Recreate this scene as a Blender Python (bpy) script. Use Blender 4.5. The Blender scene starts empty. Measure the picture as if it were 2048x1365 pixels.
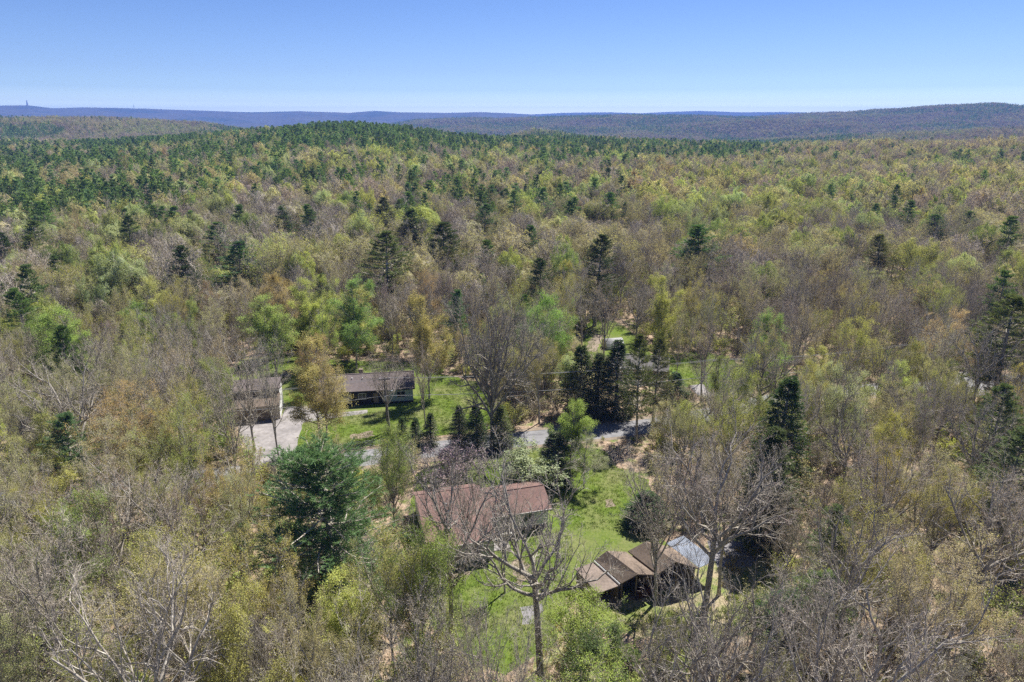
import bpy, bmesh, math, random
import numpy as np
from mathutils import Vector, Matrix

# ------------------------------------------------------------------ camera, world, sun, exposure
SC = bpy.context.scene
C = SC.collection
F = 1365.0; PITCH = math.atan((682.5-235)/F); H = 50.0
cam_d = bpy.data.cameras.new('camera'); cam = bpy.data.objects.new('camera', cam_d); C.objects.link(cam)
cam.location = (0, 0, H); cam.rotation_euler = (math.pi/2-PITCH, 0, 0)
cam_d.sensor_width = 36; cam_d.lens = 36*F/2048; cam_d.clip_start = 1; cam_d.clip_end = 60000
SC.camera = cam

SUN_EL, SUN_AZ = 56, 36            # azimuth to the right of the view direction (+Y)
world = bpy.data.worlds.new('World'); SC.world = world; world.use_nodes = True
nt = world.node_tree; nt.nodes.clear()
sky = nt.nodes.new('ShaderNodeTexSky'); sky.sky_type = 'NISHITA'; sky.sun_disc = False
sky.sun_elevation = math.radians(SUN_EL); sky.sun_rotation = math.radians(SUN_AZ)
sky.altitude = 3000; sky.air_density = 1.0; sky.dust_density = 0.0; sky.ozone_density = 2.5
bg = nt.nodes.new('ShaderNodeBackground'); bg.inputs['Strength'].default_value = 0.069
wo = nt.nodes.new('ShaderNodeOutputWorld')
tone = nt.nodes.new('ShaderNodeMix'); tone.data_type = 'RGBA'; tone.blend_type = 'MULTIPLY'; tone.inputs[0].default_value = 1; tone.inputs[7].default_value = (.60, .68, .90, 1)
tcw = nt.nodes.new('ShaderNodeTexCoord'); sxy = nt.nodes.new('ShaderNodeSeparateXYZ'); rmp = nt.nodes.new('ShaderNodeValToRGB')
nt.links.new(tcw.outputs['Generated'], sxy.inputs[0]); nt.links.new(sxy.outputs['Z'], rmp.inputs[0])
els = rmp.color_ramp.elements; [els.new(.5) for _ in range(5)]
for e_, (p_, c_) in zip(els, ((0, (.850, .815, .68)), (.012, (.825, .80, .66)), (.02, (.55, .55, .54)), (.035, (.385, .41, .46)), (.06, (.345, .365, .44)), (.14, (.305, .345, .45)), (.3, (.29, .34, .455)))): e_.position = p_; e_.color = (*c_, 1)
dbl = nt.nodes.new('ShaderNodeVectorMath'); dbl.operation = 'SCALE'; dbl.inputs['Scale'].default_value = 2
nt.links.new(rmp.outputs[0], dbl.inputs[0]); nt.links.new(dbl.outputs[0], tone.inputs[7])
nt.links.new(sky.outputs[0], tone.inputs[6]); nt.links.new(tone.outputs[2], bg.inputs[0]); nt.links.new(bg.outputs[0], wo.inputs[0])

sun_d = bpy.data.lights.new('sun', 'SUN'); sun = bpy.data.objects.new('sun', sun_d); C.objects.link(sun)
sun_d.energy = 4.9; sun_d.angle = math.radians(0.5); sun_d.color = (1.0, 0.955, 0.88)
az, el = math.radians(SUN_AZ), math.radians(SUN_EL)
sdir = Vector((math.sin(az)*math.cos(el), math.cos(az)*math.cos(el), math.sin(el)))
sun.rotation_euler = sdir.to_track_quat('Z', 'Y').to_euler()

SC.view_settings.view_transform = 'Standard'; SC.view_settings.look = 'None'
SC.view_settings.exposure = 1.08; SC.view_settings.gamma = 1.0
cy = SC.cycles
cy.max_bounces = 5; cy.diffuse_bounces = 3; cy.glossy_bounces = 2; cy.transmission_bounces = 4; cy.volume_bounces = 0
cy.transparent_max_bounces = 8; cy.caustics_reflective = False; cy.caustics_refractive = False
cy.use_denoising = False; cy.sample_clamp_indirect = 4
SC.render.use_persistent_data = False

# ------------------------------------------------------------------ pixel <-> place
cP, sP = math.cos(PITCH), math.sin(PITCH)
def W(u, v, z=0.0):
    """point at height z seen at pixel (u, v) of the 2048 x 1365 photograph"""
    x = (u-1024)/F; y = -(v-682.5)/F
    dy = cP+y*sP; dz = -sP+y*cP
    t = (z-H)/dz
    return (x*t, dy*t)
def proj(x, y, z):
    dz = z-H
    zc = y*cP-dz*sP; yc = y*sP+dz*cP
    zc = np.maximum(zc, 1e-3) if isinstance(zc, np.ndarray) else max(zc, 1e-3)
    return 1024+F*x/zc, 682.5-F*yc/zc
def azim(u): return math.atan((u-1024)/F/(cP+sP*(682.5-235)/F))
def tan_el(u, v):
    x = (u-1024)/F; y = -(v-682.5)/F
    return (-sP+y*cP)/math.hypot(x, cP+y*sP)

# ------------------------------------------------------------------ materials
def new_mat(name):
    m = bpy.data.materials.new(name); m.use_nodes = True
    n = m.node_tree.nodes; n.clear()
    out = n.new('ShaderNodeOutputMaterial')
    return m, m.node_tree, n, m.node_tree.links, out
def noise(n, l, scale, detail=4, rough=.6, vec=None):
    t = n.new('ShaderNodeTexNoise'); t.inputs['Scale'].default_value = scale
    t.inputs['Detail'].default_value = detail; t.inputs['Roughness'].default_value = rough
    if vec is None:
        g = n.new('ShaderNodeNewGeometry'); vec = g.outputs['Position']
    l.new(vec, t.inputs['Vector']); return t
def ramp(n, l, fac, stops):
    r = n.new('ShaderNodeValToRGB'); e = r.color_ramp.elements
    while len(e) < len(stops): e.new(0.5)
    for k, (p, c) in enumerate(stops):
        e[k].position = p; e[k].color = (*c, 1) if len(c) == 3 else c
    l.new(fac, r.inputs[0]); return r
def mixc(n, l, fac, a, b, mode='MIX'):
    m = n.new('ShaderNodeMix'); m.data_type = 'RGBA'; m.blend_type = mode
    if isinstance(fac, (int, float)): m.inputs[0].default_value = fac
    else: l.new(fac, m.inputs[0])
    for i, v in ((6, a), (7, b)):
        if isinstance(v, tuple): m.inputs[i].default_value = (*v, 1)
        else: l.new(v, m.inputs[i])
    return m.outputs[2]
def bump(n, l, h, strength=.5, dist=.1):
    b = n.new('ShaderNodeBump'); b.inputs['Strength'].default_value = strength; b.inputs['Distance'].default_value = dist
    l.new(h, b.inputs['Height']); return b
def simple(name, col, rough=.8, var=.15, scale=3., spec=.2, metallic=0, bmp=0):
    m, t, n, l, out = new_mat(name)
    b = n.new('ShaderNodeBsdfPrincipled'); b.inputs['Roughness'].default_value = rough
    b.inputs['Specular IOR Level'].default_value = spec; b.inputs['Metallic'].default_value = metallic
    tc = n.new('ShaderNodeTexCoord')
    nz = noise(n, l, scale, 5, .65, tc.outputs['Object'])
    r = ramp(n, l, nz.outputs[0], [(.3, tuple(c*(1-var) for c in col)), (.7, tuple(min(1, c*(1+var)) for c in col))])
    nz2 = noise(n, l, .45, 5, .7, tc.outputs['Object']); st = ramp(n, l, nz2.outputs[0], [(.35, (1-var,)*3), (.65, (1+var*.6,)*3)])
    l.new(mixc(n, l, 1., r.outputs[0], st.outputs[0], 'MULTIPLY'), b.inputs['Base Color'])
    if bmp:
        l.new(bump(n, l, nz.outputs[0], bmp, .05).outputs[0], b.inputs['Normal'])
    l.new(b.outputs[0], out.inputs[0]); return m

def leaf_mat(name, inst, transl=.7, var=.35):
    m, t, n, l, out = new_mat(name)
    g = n.new('ShaderNodeNewGeometry')
    if inst:
        a = n.new('ShaderNodeAttribute'); a.attribute_type = 'INSTANCER'; a.attribute_name = 'tint'; col = a.outputs['Color']
    else:
        a = n.new('ShaderNodeObjectInfo'); col = a.outputs['Color']
    mr = n.new('ShaderNodeMapRange'); mr.inputs[3].default_value = 1-var; mr.inputs[4].default_value = 1+var
    l.new(g.outputs['Random Per Island'], mr.inputs[0])
    hs = n.new('ShaderNodeHueSaturation'); l.new(col, hs.inputs['Color']); l.new(mr.outputs[0], hs.inputs['Value'])
    mh = n.new('ShaderNodeMapRange'); mh.inputs[3].default_value = .485; mh.inputs[4].default_value = .515
    wn = n.new('ShaderNodeTexWhiteNoise'); wn.noise_dimensions = '1D'; l.new(g.outputs['Random Per Island'], wn.inputs['W'])
    l.new(wn.outputs['Value'], mh.inputs[0]); l.new(mh.outputs[0], hs.inputs['Hue'])
    d = n.new('ShaderNodeBsdfDiffuse'); l.new(hs.outputs[0], d.inputs[0])
    tr = n.new('ShaderNodeBsdfTranslucent'); l.new(hs.outputs[0], tr.inputs[0])
    sc = n.new('ShaderNodeMix'); sc.data_type = 'RGBA'; sc.blend_type = 'MULTIPLY'; sc.inputs[0].default_value = 1; sc.inputs[7].default_value = (transl*1.05, transl, transl*.6, 1)
    l.new(hs.outputs[0], sc.inputs[6]); l.new(sc.outputs[2], tr.inputs[0])
    mx = n.new('ShaderNodeAddShader'); l.new(d.outputs[0], mx.inputs[0]); l.new(tr.outputs[0], mx.inputs[1]); l.new(mx.outputs[0], out.inputs[0])
    return m
def bark_mat(name, dark, light, scale=3.):
    m, t, n, l, out = new_mat(name)
    tc = n.new('ShaderNodeTexCoord'); oi = n.new('ShaderNodeObjectInfo')
    mp = n.new('ShaderNodeMapping'); mp.inputs['Scale'].default_value = (1, 1, .35); l.new(tc.outputs['Object'], mp.inputs[0])
    nz = noise(n, l, scale, 6, .7, mp.outputs[0])
    r = ramp(n, l, nz.outputs[0], [(.32, dark), (.55, tuple((a+b)/2 for a, b in zip(dark, light))), (.72, light)])
    mr = n.new('ShaderNodeMapRange'); mr.inputs[3].default_value = .7; mr.inputs[4].default_value = 1.25
    l.new(oi.outputs['Random'], mr.inputs[0])
    hs = n.new('ShaderNodeHueSaturation'); l.new(r.outputs[0], hs.inputs['Color']); l.new(mr.outputs[0], hs.inputs['Value'])
    b = n.new('ShaderNodeBsdfDiffuse'); l.new(hs.outputs[0], b.inputs[0])
    l.new(bump(n, l, nz.outputs[0], .6, .06).outputs[0], b.inputs['Normal'])
    l.new(b.outputs[0], out.inputs[0]); return m

M = {}
M['leaf'] = leaf_mat('leaf', False); M['leaf_i'] = leaf_mat('leaf_far', True, .7, .2)
M['needle'] = leaf_mat('needle', False, .4, .45); M['needle_i'] = leaf_mat('needle_far', True, .4, .45)
M['bark'] = bark_mat('bark_grey', (.15, .125, .10), (.62, .58, .50))
M['twig'] = bark_mat('twig_bark', (.26, .225, .19), (.51, .455, .385), 1.2)
M['pinebark'] = bark_mat('bark_pine', (.06, .045, .035), (.17, .14, .115))
M['roof_red'] = simple('shingle_red_brown', (.175, .11, .095), .9, .22, 5, bmp=.4)
M['roof_brown'] = simple('shingle_brown', (.165, .128, .10), .9, .25, 4, bmp=.4)
M['roof_tan'] = simple('roll_roofing_tan', (.225, .18, .15), .9, .22, 4, bmp=.4)
M['roof_purple'] = simple('shingle_purple_brown', (.145, .12, .117), .9, .2, 3, bmp=.4)
M['roof_grey'] = simple('shingle_grey', (.15, .14, .135), .9, .2, 3, bmp=.4)
M['siding_green'] = simple('siding_grey_green', (.60, .63, .54), .7, .08, 2)
M['siding_teal'] = simple('siding_teal', (.32, .40, .39), .7, .08, 2)
M['siding_tan'] = simple('siding_tan', (.44, .38, .31), .7, .12, 2)
M['siding_brown'] = simple('siding_brown', (.21, .165, .125), .8, .2, 2)
M['trim'] = simple('pale_trim', (.40, .38, .35), .6, .1, 2)
M['white'] = simple('white_paint', (.75, .75, .73), .5, .05, 2)
M['cream'] = simple('cream_paint', (.55, .50, .33), .6, .06, 2)
M['red'] = simple('red_wood', (.42, .10, .05), .7, .15, 2)
M['glass'] = simple('dark_glass', (.03, .035, .04), .08, .1, 1, .5)
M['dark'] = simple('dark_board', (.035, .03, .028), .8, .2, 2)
M['metal'] = simple('pale_metal', (.235, .265, .32), .7, .22, 4, .3, 0, .3)
M['tin'] = simple('pale_tin', (.33, .33, .33), .6, .12, 3)
M['wood'] = simple('weathered_wood', (.42, .40, .38), .85, .15, 4, bmp=.3)
M['pole'] = simple('pole_wood', (.17, .15, .13), .9, .2, 3)
M['wire'] = simple('cable', (.30, .30, .31), .5, .05, 1)
M['galv'] = simple('galvanised', (.38, .40, .40), .5, .1, 2, .4, .3)
M['stone'] = simple('stone', (.35, .34, .33), .85, .2, .05)
M['orange'] = simple('orange_plastic', (.75, .12, .04), .5, .1, 3)
M['carwhite'] = simple('car_white', (.72, .73, .75), .25, .03, 1, .5)
M['carsilver'] = simple('car_silver', (.52, .55, .60), .25, .03, 1, .5, .4)
M['rubber'] = simple('rubber', (.025, .025, .025), .9, .1, 3)
M['log'] = simple('cut_logs', (.12, .06, .045), .9, .4, 9)

def ground_mat():
    m, t, n, l, out = new_mat('forest_floor')
    a = noise(n, l, .09, 5, .6); b = noise(n, l, 1.6, 8, .75); c = noise(n, l, .35, 6, .7)
    litter = ramp(n, l, b.outputs[0], [(.33, (.13, .09, .06)), (.5, (.29, .215, .155)), (.66, (.46, .37, .28))])
    green = ramp(n, l, b.outputs[0], [(.35, (.05, .07, .02)), (.65, (.19, .23, .07))])
    f = ramp(n, l, c.outputs[0], [(.5, (0, 0, 0)), (.62, (1, 1, 1))])
    near = mixc(n, l, f.outputs[0], litter.outputs[0], green.outputs[0])
    # far woods: each crown a fleck
    v = n.new('ShaderNodeTexVoronoi'); v.inputs['Scale'].default_value = .055
    g = n.new('ShaderNodeNewGeometry'); l.new(g.outputs['Position'], v.inputs['Vector'])
    sp = n.new('ShaderNodeSeparateColor'); l.new(v.outputs['Color'], sp.inputs[0])
    flecks = ramp(n, l, sp.outputs[0], [(.0, (.03, .045, .025)), (.3, (.075, .065, .05)), (.6, (.10, .09, .06)), (1., (.11, .13, .055))])
    big = noise(n, l, .0016, 6, .6)
    bigr = ramp(n, l, big.outputs[0], [(.4, (.028, .042, .028)), (.5, (.085, .072, .055)), (.62, (.10, .09, .065))])
    far = mixc(n, l, .5, flecks.outputs[0], bigr.outputs[0])
    vl = n.new('ShaderNodeVectorMath'); vl.operation = 'LENGTH'; l.new(g.outputs['Position'], vl.inputs[0])
    mr = n.new('ShaderNodeMapRange'); mr.inputs[1].default_value = 300; mr.inputs[2].default_value = 900; l.new(vl.outputs['Value'], mr.inputs[0])
    col = mixc(n, l, mr.outputs[0], near, far)
    d = n.new('ShaderNodeBsdfDiffuse'); l.new(col, d.inputs[0])
    l.new(bump(n, l, b.outputs[0], .8, .15).outputs[0], d.inputs['Normal'])
    l.new(d.outputs[0], out.inputs[0]); return m
M['ground'] = ground_mat()
def lawn_mat():
    m, t, n, l, out = new_mat('lawn_grass')
    a = noise(n, l, .16, 5, .6); b = noise(n, l, 2.2, 8, .8); c = noise(n, l, 14, 4, .7)
    g1 = ramp(n, l, b.outputs[0], [(.3, (.055, .09, .017)), (.5, (.10, .145, .027)), (.7, (.165, .195, .05))])
    dry = ramp(n, l, b.outputs[0], [(.3, (.11, .125, .04)), (.7, (.23, .215, .12))])
    f = ramp(n, l, a.outputs[0], [(.42, (0, 0, 0)), (.68, (.9, .9, .9))])
    col = mixc(n, l, f.outputs[0], g1.outputs[0], dry.outputs[0])
    d = n.new('ShaderNodeBsdfDiffuse'); l.new(col, d.inputs[0])
    l.new(bump(n, l, c.outputs[0], .5, .06).outputs[0], d.inputs['Normal'])
    l.new(d.outputs[0], out.inputs[0]); return m
M['lawn'] = lawn_mat()
def meadow_mat():
    m, t, n, l, out = new_mat('rough_grass')
    a = noise(n, l, .35, 6, .65); b = noise(n, l, 2.8, 8, .8)
    g1 = ramp(n, l, b.outputs[0], [(.3, (.10, .14, .04)), (.7, (.24, .27, .09))])
    dry = ramp(n, l, b.outputs[0], [(.3, (.22, .17, .11)), (.7, (.45, .38, .26))])
    f = ramp(n, l, a.outputs[0], [(.42, (0, 0, 0)), (.6, (1, 1, 1))])
    col = mixc(n, l, f.outputs[0], g1.outputs[0], dry.outputs[0])
    d = n.new('ShaderNodeBsdfDiffuse'); l.new(col, d.inputs[0])
    l.new(bump(n, l, b.outputs[0], .9, .15).outputs[0], d.inputs['Normal'])
    l.new(d.outputs[0], out.inputs[0]); return m
M['meadow'] = meadow_mat()
def paving(name, lo, hi, scale=1.2):
    m, t, n, l, out = new_mat(name)
    a = noise(n, l, scale, 8, .7); b = noise(n, l, .3, 3, .5)
    r = ramp(n, l, a.outputs[0], [(.3, lo), (.7, hi)])
    r2 = ramp(n, l, b.outputs[0], [(.35, (.8, .8, .8)), (.65, (1.1, 1.1, 1.1))])
    col = mixc(n, l, 1., r.outputs[0], r2.outputs[0], 'MULTIPLY')
    d = n.new('ShaderNodeBsdfPrincipled'); d.inputs['Roughness'].default_value = .85; l.new(col, d.inputs['Base Color'])
    l.new(d.outputs[0], out.inputs[0]); return m
M['road'] = paving('asphalt_worn', (.15, .15, .16), (.22, .217, .222))
M['concrete'] = paving('concrete_pale', (.17, .155, .15), (.29, .27, .265))
M['gravel'] = paving('gravel_grey', (.12, .115, .12), (.24, .225, .23), 5)
M['shoulder'] = paving('sandy_verge', (.12, .09, .06), (.27, .215, .16), 3)

# ------------------------------------------------------------------ mesh helpers
def mesh_from(name, V, quads=None, tris=None, mats=(), mi_q=None, mi_t=None, smooth_q=None):
    me = bpy.data.meshes.new(name)
    nq = 0 if quads is None else len(quads); ntr = 0 if tris is None else len(tris)
    me.vertices.add(len(V)); me.vertices.foreach_set('co', np.asarray(V, np.float32).ravel())
    li = np.concatenate([np.asarray(quads, np.int32).ravel() if nq else np.zeros(0, np.int32),
                         np.asarray(tris, np.int32).ravel() if ntr else np.zeros(0, np.int32)])
    me.loops.add(len(li)); me.loops.foreach_set('vertex_index', li)
    me.polygons.add(nq+ntr)
    ls = np.concatenate([np.arange(nq)*4, nq*4+np.arange(ntr)*3]).astype(np.int32)
    me.polygons.foreach_set('loop_start', ls)
    mi = np.concatenate([np.zeros(nq, np.int32) if mi_q is None else mi_q, np.zeros(ntr, np.int32) if mi_t is None else mi_t]).astype(np.int32)
    for m in mats: me.materials.append(m)
    me.polygons.foreach_set('material_index', mi)
    if smooth_q is not None:
        me.polygons.foreach_set('use_smooth', np.concatenate([smooth_q, np.zeros(ntr, bool)]))
    me.update(calc_edges=True); me.validate(); return me
class MB:
    """collects boxes, prisms and tubes into one mesh"""
    def __init__(s): s.v = []; s.f = []
    def poly(s, pts, faces):
        o = len(s.v); s.v += [tuple(p) for p in pts]; s.f += [tuple(i+o for i in f) for f in faces]; return s
    def box(s, x0, x1, y0, y1, z0, z1):
        return s.poly([(x0, y0, z0), (x1, y0, z0), (x1, y1, z0), (x0, y1, z0), (x0, y0, z1), (x1, y0, z1), (x1, y1, z1), (x0, y1, z1)],
                      [(0, 3, 2, 1), (4, 5, 6, 7), (0, 1, 5, 4), (1, 2, 6, 5), (2, 3, 7, 6), (3, 0, 4, 7)])
    def slab(s, top, th):
        n = len(top); low = [(p[0], p[1], p[2]-th) for p in top]
        return s.poly(list(top)+low, [tuple(range(n)), tuple(range(2*n-1, n-1, -1))]+[(i, i+n, (i+1) % n+n, (i+1) % n) for i in range(n)])
    def prism_x(s, prof, x0, x1):      # profile in (y, z), swept along x
        n = len(prof)
        return s.poly([(x0, a, b) for a, b in prof]+[(x1, a, b) for a, b in prof],
                      [tuple(range(n)), tuple(range(2*n-1, n-1, -1))]+[(i, i+n, (i+1) % n+n, (i+1) % n) for i in range(n)])
    def tube(s, pts, r, sides=6):
        pts = [Vector(p) for p in pts]; o = len(s.v)
        for i, p in enumerate(pts):
            t = (pts[min(i+1, len(pts)-1)]-pts[max(i-1, 0)]).normalized()
            a = t.cross(Vector((0, 0, 1)) if abs(t.z) < .9 else Vector((1, 0, 0))).normalized(); b = t.cross(a)
            rr = r[i] if isinstance(r, (list, tuple)) else r
            for k in range(sides):
                w = 2*math.pi*k/sides; s.v.append(tuple(p+a*math.cos(w)*rr+b*math.sin(w)*rr))
        for i in range(len(pts)-1):
            for k in range(sides):
                k2 = (k+1) % sides; s.f.append((o+i*sides+k, o+i*sides+k2, o+(i+1)*sides+k2, o+(i+1)*sides+k))
        s.f.append(tuple(o+k for k in range(sides))[::-1]); s.f.append(tuple(o+(len(pts)-1)*sides+k for k in range(sides)))
        return s
    def build(s, name, mat, parent=None, smooth=False):
        me = bpy.data.meshes.new(name); me.from_pydata(s.v, [], s.f); me.materials.append(mat)
        bm = bmesh.new(); bm.from_mesh(me); bmesh.ops.recalc_face_normals(bm, faces=bm.faces); bm.to_mesh(me); bm.free()
        if smooth: me.polygons.foreach_set('use_smooth', [True]*len(me.polygons))
        ob = bpy.data.objects.new(name, me); C.objects.link(ob)
        if parent: ob.parent = parent
        return ob
def tag(o, label=None, cat=None, group=None, kind=None):
    if label: o['label'] = label
    if cat: o['category'] = cat
    if group: o['group'] = group
    if kind: o['kind'] = kind
    return o
def empty(name, loc, rz=0):
    o = bpy.data.objects.new(name, None); C.objects.link(o); o.location = loc; o.rotation_euler = (0, 0, rz); o.empty_display_size = .5; return o

# ------------------------------------------------------------------ terrain
def vnoise(x, y, seed=0):
    xi = np.floor(x).astype(np.int64); yi = np.floor(y).astype(np.int64); fx = x-xi; fy = y-yi
    def h(a, b):
        n = (a*374761393+b*668265263+seed*982451653) & 0xffffffff
        n = ((n ^ (n >> 13))*1274126177) & 0xffffffff
        return ((n ^ (n >> 16)) & 0xffff)/65535.0
    fx = fx*fx*(3-2*fx); fy = fy*fy*(3-2*fy)
    return (h(xi, yi)*(1-fx)+h(xi+1, yi)*fx)*(1-fy)+(h(xi, yi+1)*(1-fx)+h(xi+1, yi+1)*fx)*fy
def fbm(x, y, s, seed=0, o=4):
    t = 0; a = 1; n = 0
    for k in range(o):
        t = t+a*vnoise(x*s*2**k+17.3*k, y*s*2**k-9.1*k, seed+k); n += a; a *= .5
    return t/n
def sstep(a, b, x):
    t = np.clip((x-a)/(b-a), 0, 1); return t*t*(3-2*t)
# crest lines: (u, v) in the photograph, distance, front width, back width, tree height on the crest
LAYERS = [
 ([(-300, 305), (0, 302), (200, 292), (400, 277), (520, 266), (640, 255), (720, 254), (820, 263), (900, 275), (1000, 284), (1100, 283), (1250, 287),
   (1400, 294), (1520, 299), (1700, 291), (1850, 288), (2048, 283), (2300, 279)], 930, 430, 260, 13),
 ([(-300, 242), (0, 240), (150, 238), (260, 240), (400, 247), (520, 263), (620, 285), (700, 330)], 2000, 650, 400, 12),
 ([(940, 320), (1000, 279), (1070, 263), (1130, 270), (1200, 283), (1260, 320)], 1500, 260, 250, 12),
 ([(1350, 330), (1450, 292), (1550, 284), (1700, 274), (1850, 266), (2048, 256), (2300, 250)], 2000, 500, 350, 12),
 ([(560, 300), (700, 262), (830, 241), (930, 236), (1000, 237), (1100, 234), (1250, 232), (1400, 233), (1500, 236), (1600, 229), (1700, 224), (1800, 218),
   (1900, 212), (1980, 209), (2048, 212), (2300, 216)], 4000, 1300, 800, 12),
 ([(1150, 290), (1250, 262), (1380, 247), (1500, 240), (1600, 240), (1750, 250), (1900, 258)], 3100, 500, 350, 12),
 ([(-300, 212), (0, 211), (60, 210), (110, 216), (170, 214), (300, 217), (420, 221), (500, 224), (600, 222), (700, 225), (750, 221), (800, 224), (900, 225),
   (960, 224), (1060, 229), (1120, 240), (1200, 260)], 9000, 2200, 900, 6),
 ([(850, 240), (950, 230), (1000, 226), (1060, 229), (1130, 226), (1220, 225), (1280, 227), (1340, 224), (1400, 222), (1480, 225), (1560, 224), (1650, 226),
   (1750, 228), (1900, 232), (2300, 232)], 11500, 1100, 700, 0),
]
_L = []
for pts, D, wf, wb, th in LAYERS:
    _L.append((np.array([azim(u) for u, v in pts]), np.array([H+D*tan_el(u, v)-th for u, v in pts]), D, wf, wb))
def hfun(x, y):
    d = np.hypot(x, y); phi = np.arctan2(x, y)
    base = -55*sstep(1000, 1700, d)-25*sstep(1700, 3500, d)
    h = base
    nz = fbm(x, y, 1/420., 5)-.5; nz2 = fbm(x, y, 1/90., 9)-.5
    for a, z, D, wf, wb in _L:
        zc = np.interp(phi, a, z)
        if D in (2000, 1500, 3100):
            edge = sstep(a[0]-.02, a[0]+.06, phi)*(1-sstep(a[-1]-.06, a[-1]+.02, phi)); zc = base+(zc-base)*edge
        if D == 2000 or D > 2500:
            zc = zc+(0 if D > 5000 else 8)*nz
        t = (d-D)/np.where(d < D, wf, wb)
        h = np.maximum(h, base+(zc-base)*np.exp(-t*t))
    k = sstep(260, 520, d)
    amp = np.interp(d, [260, 600, 1500, 3500, 7000, 14000], [0, 7, 26, 60, 110, 60])
    crest = np.zeros_like(d)
    for _, _, D, wf, wb in _L: crest = np.maximum(crest, np.exp(-((d-D)/(.35*wf))**2))
    return h*k+(nz*amp*(1-crest)+nz2*amp*.12*(1-.7*crest))*k
def build_terrain():
    na = 900; rr = np.concatenate([[0.], np.geomspace(20, 12450, 220)])
    # finer azimuth steps inside the view
    ph = np.concatenate([np.linspace(-.82, .82, 760), np.linspace(.82, 2*math.pi-.82, 142)[1:-1]])
    na = len(ph); R, P = np.meshgrid(rr[1:], ph, indexing='ij')
    X = R*np.sin(P); Y = R*np.cos(P); Z = hfun(X, Y)
    V = np.concatenate([[[0, 0, 0]], np.stack([X, Y, Z], -1).reshape(-1, 3)])
    i, j = np.meshgrid(np.arange(len(rr)-2), np.arange(na), indexing='ij'); j2 = (j+1) % na
    Q = np.stack([1+i*na+j, 1+i*na+j2, 1+(i+1)*na+j2, 1+(i+1)*na+j], -1).reshape(-1, 4)[:, ::-1]
    T = np.stack([np.zeros(na, int), 1+np.arange(na), 1+(np.arange(na)+1) % na], -1)[:, ::-1]
    me = mesh_from('ground', V, Q, T, [M['ground']], smooth_q=np.ones(len(Q), bool))
    o = bpy.data.objects.new('ground', me); C.objects.link(o); tag(o, kind='structure')
build_terrain()

# ------------------------------------------------------------------ ground sheets (roads, lawns), in world metres
def sheet(name, pts, z, mat, jag=0., seed=1, step=1.2):
    rnd = random.Random(seed); out = []
    n = len(pts)
    for i in range(n):
        a = Vector(pts[i]); b = Vector(pts[(i+1) % n]); L = (b-a).length; k = max(1, int(L/step)); nrm = Vector((-(b-a).y, (b-a).x)).normalized()
        for q in range(k):
            p = a.lerp(b, q/k)+nrm*rnd.uniform(-jag, jag)*(1 if q else .3); out.append((p.x, p.y, z))
    me = bpy.data.meshes.new(name); me.from_pydata(out, [], [tuple(range(len(out)))])
    bm = bmesh.new(); bm.from_mesh(me); bmesh.ops.triangulate(bm, faces=bm.faces); bmesh.ops.recalc_face_normals(bm, faces=bm.faces)
    if bm.faces and sum(f.normal.z for f in bm.faces) < 0: bmesh.ops.reverse_faces(bm, faces=bm.faces)
    bm.to_mesh(me); bm.free(); me.materials.append(mat)
    o = bpy.data.objects.new(name, me); C.objects.link(o); tag(o, kind='structure'); return o
def pxpoly(l, z=0): return [W(u, v, z) for u, v in l]
# the road: edges through seen points
road_c = [W(-120, 1010), W(0, 1003), W(110, 990), W(250, 976), W(420, 955), W(560, 937), W(700, 920), W(800, 907), W(900, 895), W(1000, 883.5), W(1080, 875), W(1290, 853), W(1400, 834), W(1500, 812), W(1590, 795), W(1700, 783), W(1850, 772), W(1960, 765), W(2100, 756)]
def catmull(P, n=8):
    out = []
    for i in range(len(P)-1):
        p0, p1, p2, p3 = P[max(i-1, 0)], P[i], P[i+1], P[min(i+2, len(P)-1)]
        for k in range(n):
            t = k/n
            out.append(tuple(.5*((2*p1[a])+(-p0[a]+p2[a])*t+(2*p0[a]-5*p1[a]+4*p2[a]-p3[a])*t*t+(-p0[a]+3*p1[a]-3*p2[a]+p3[a])*t**3) for a in range(2)))
    out.append(P[-1]); return out
road_pts = catmull(road_c, 5)
def strip(name, pts, w0, w1, z, mat, jag=0, seed=3):
    rnd = random.Random(seed); L = []; R = []
    for i, p in enumerate(pts):
        a = Vector(pts[max(i-1, 0)]); b = Vector(pts[min(i+1, len(pts)-1)]); n = Vector((-(b-a).y, (b-a).x)).normalized()
        p = Vector(p); L.append(p+n*(w0+rnd.uniform(-jag, jag))); R.append(p+n*(w1+rnd.uniform(-jag, jag)))
    V = [(q.x, q.y, z) for q in L]+[(q.x, q.y, z) for q in R]; n = len(L)
    me = bpy.data.meshes.new(name); me.from_pydata(V, [], [(i, n+i, n+i+1, i+1) for i in range(n-1)]); me.materials.append(mat)
    o = bpy.data.objects.new(name, me); C.objects.link(o); tag(o, kind='structure'); return o
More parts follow.
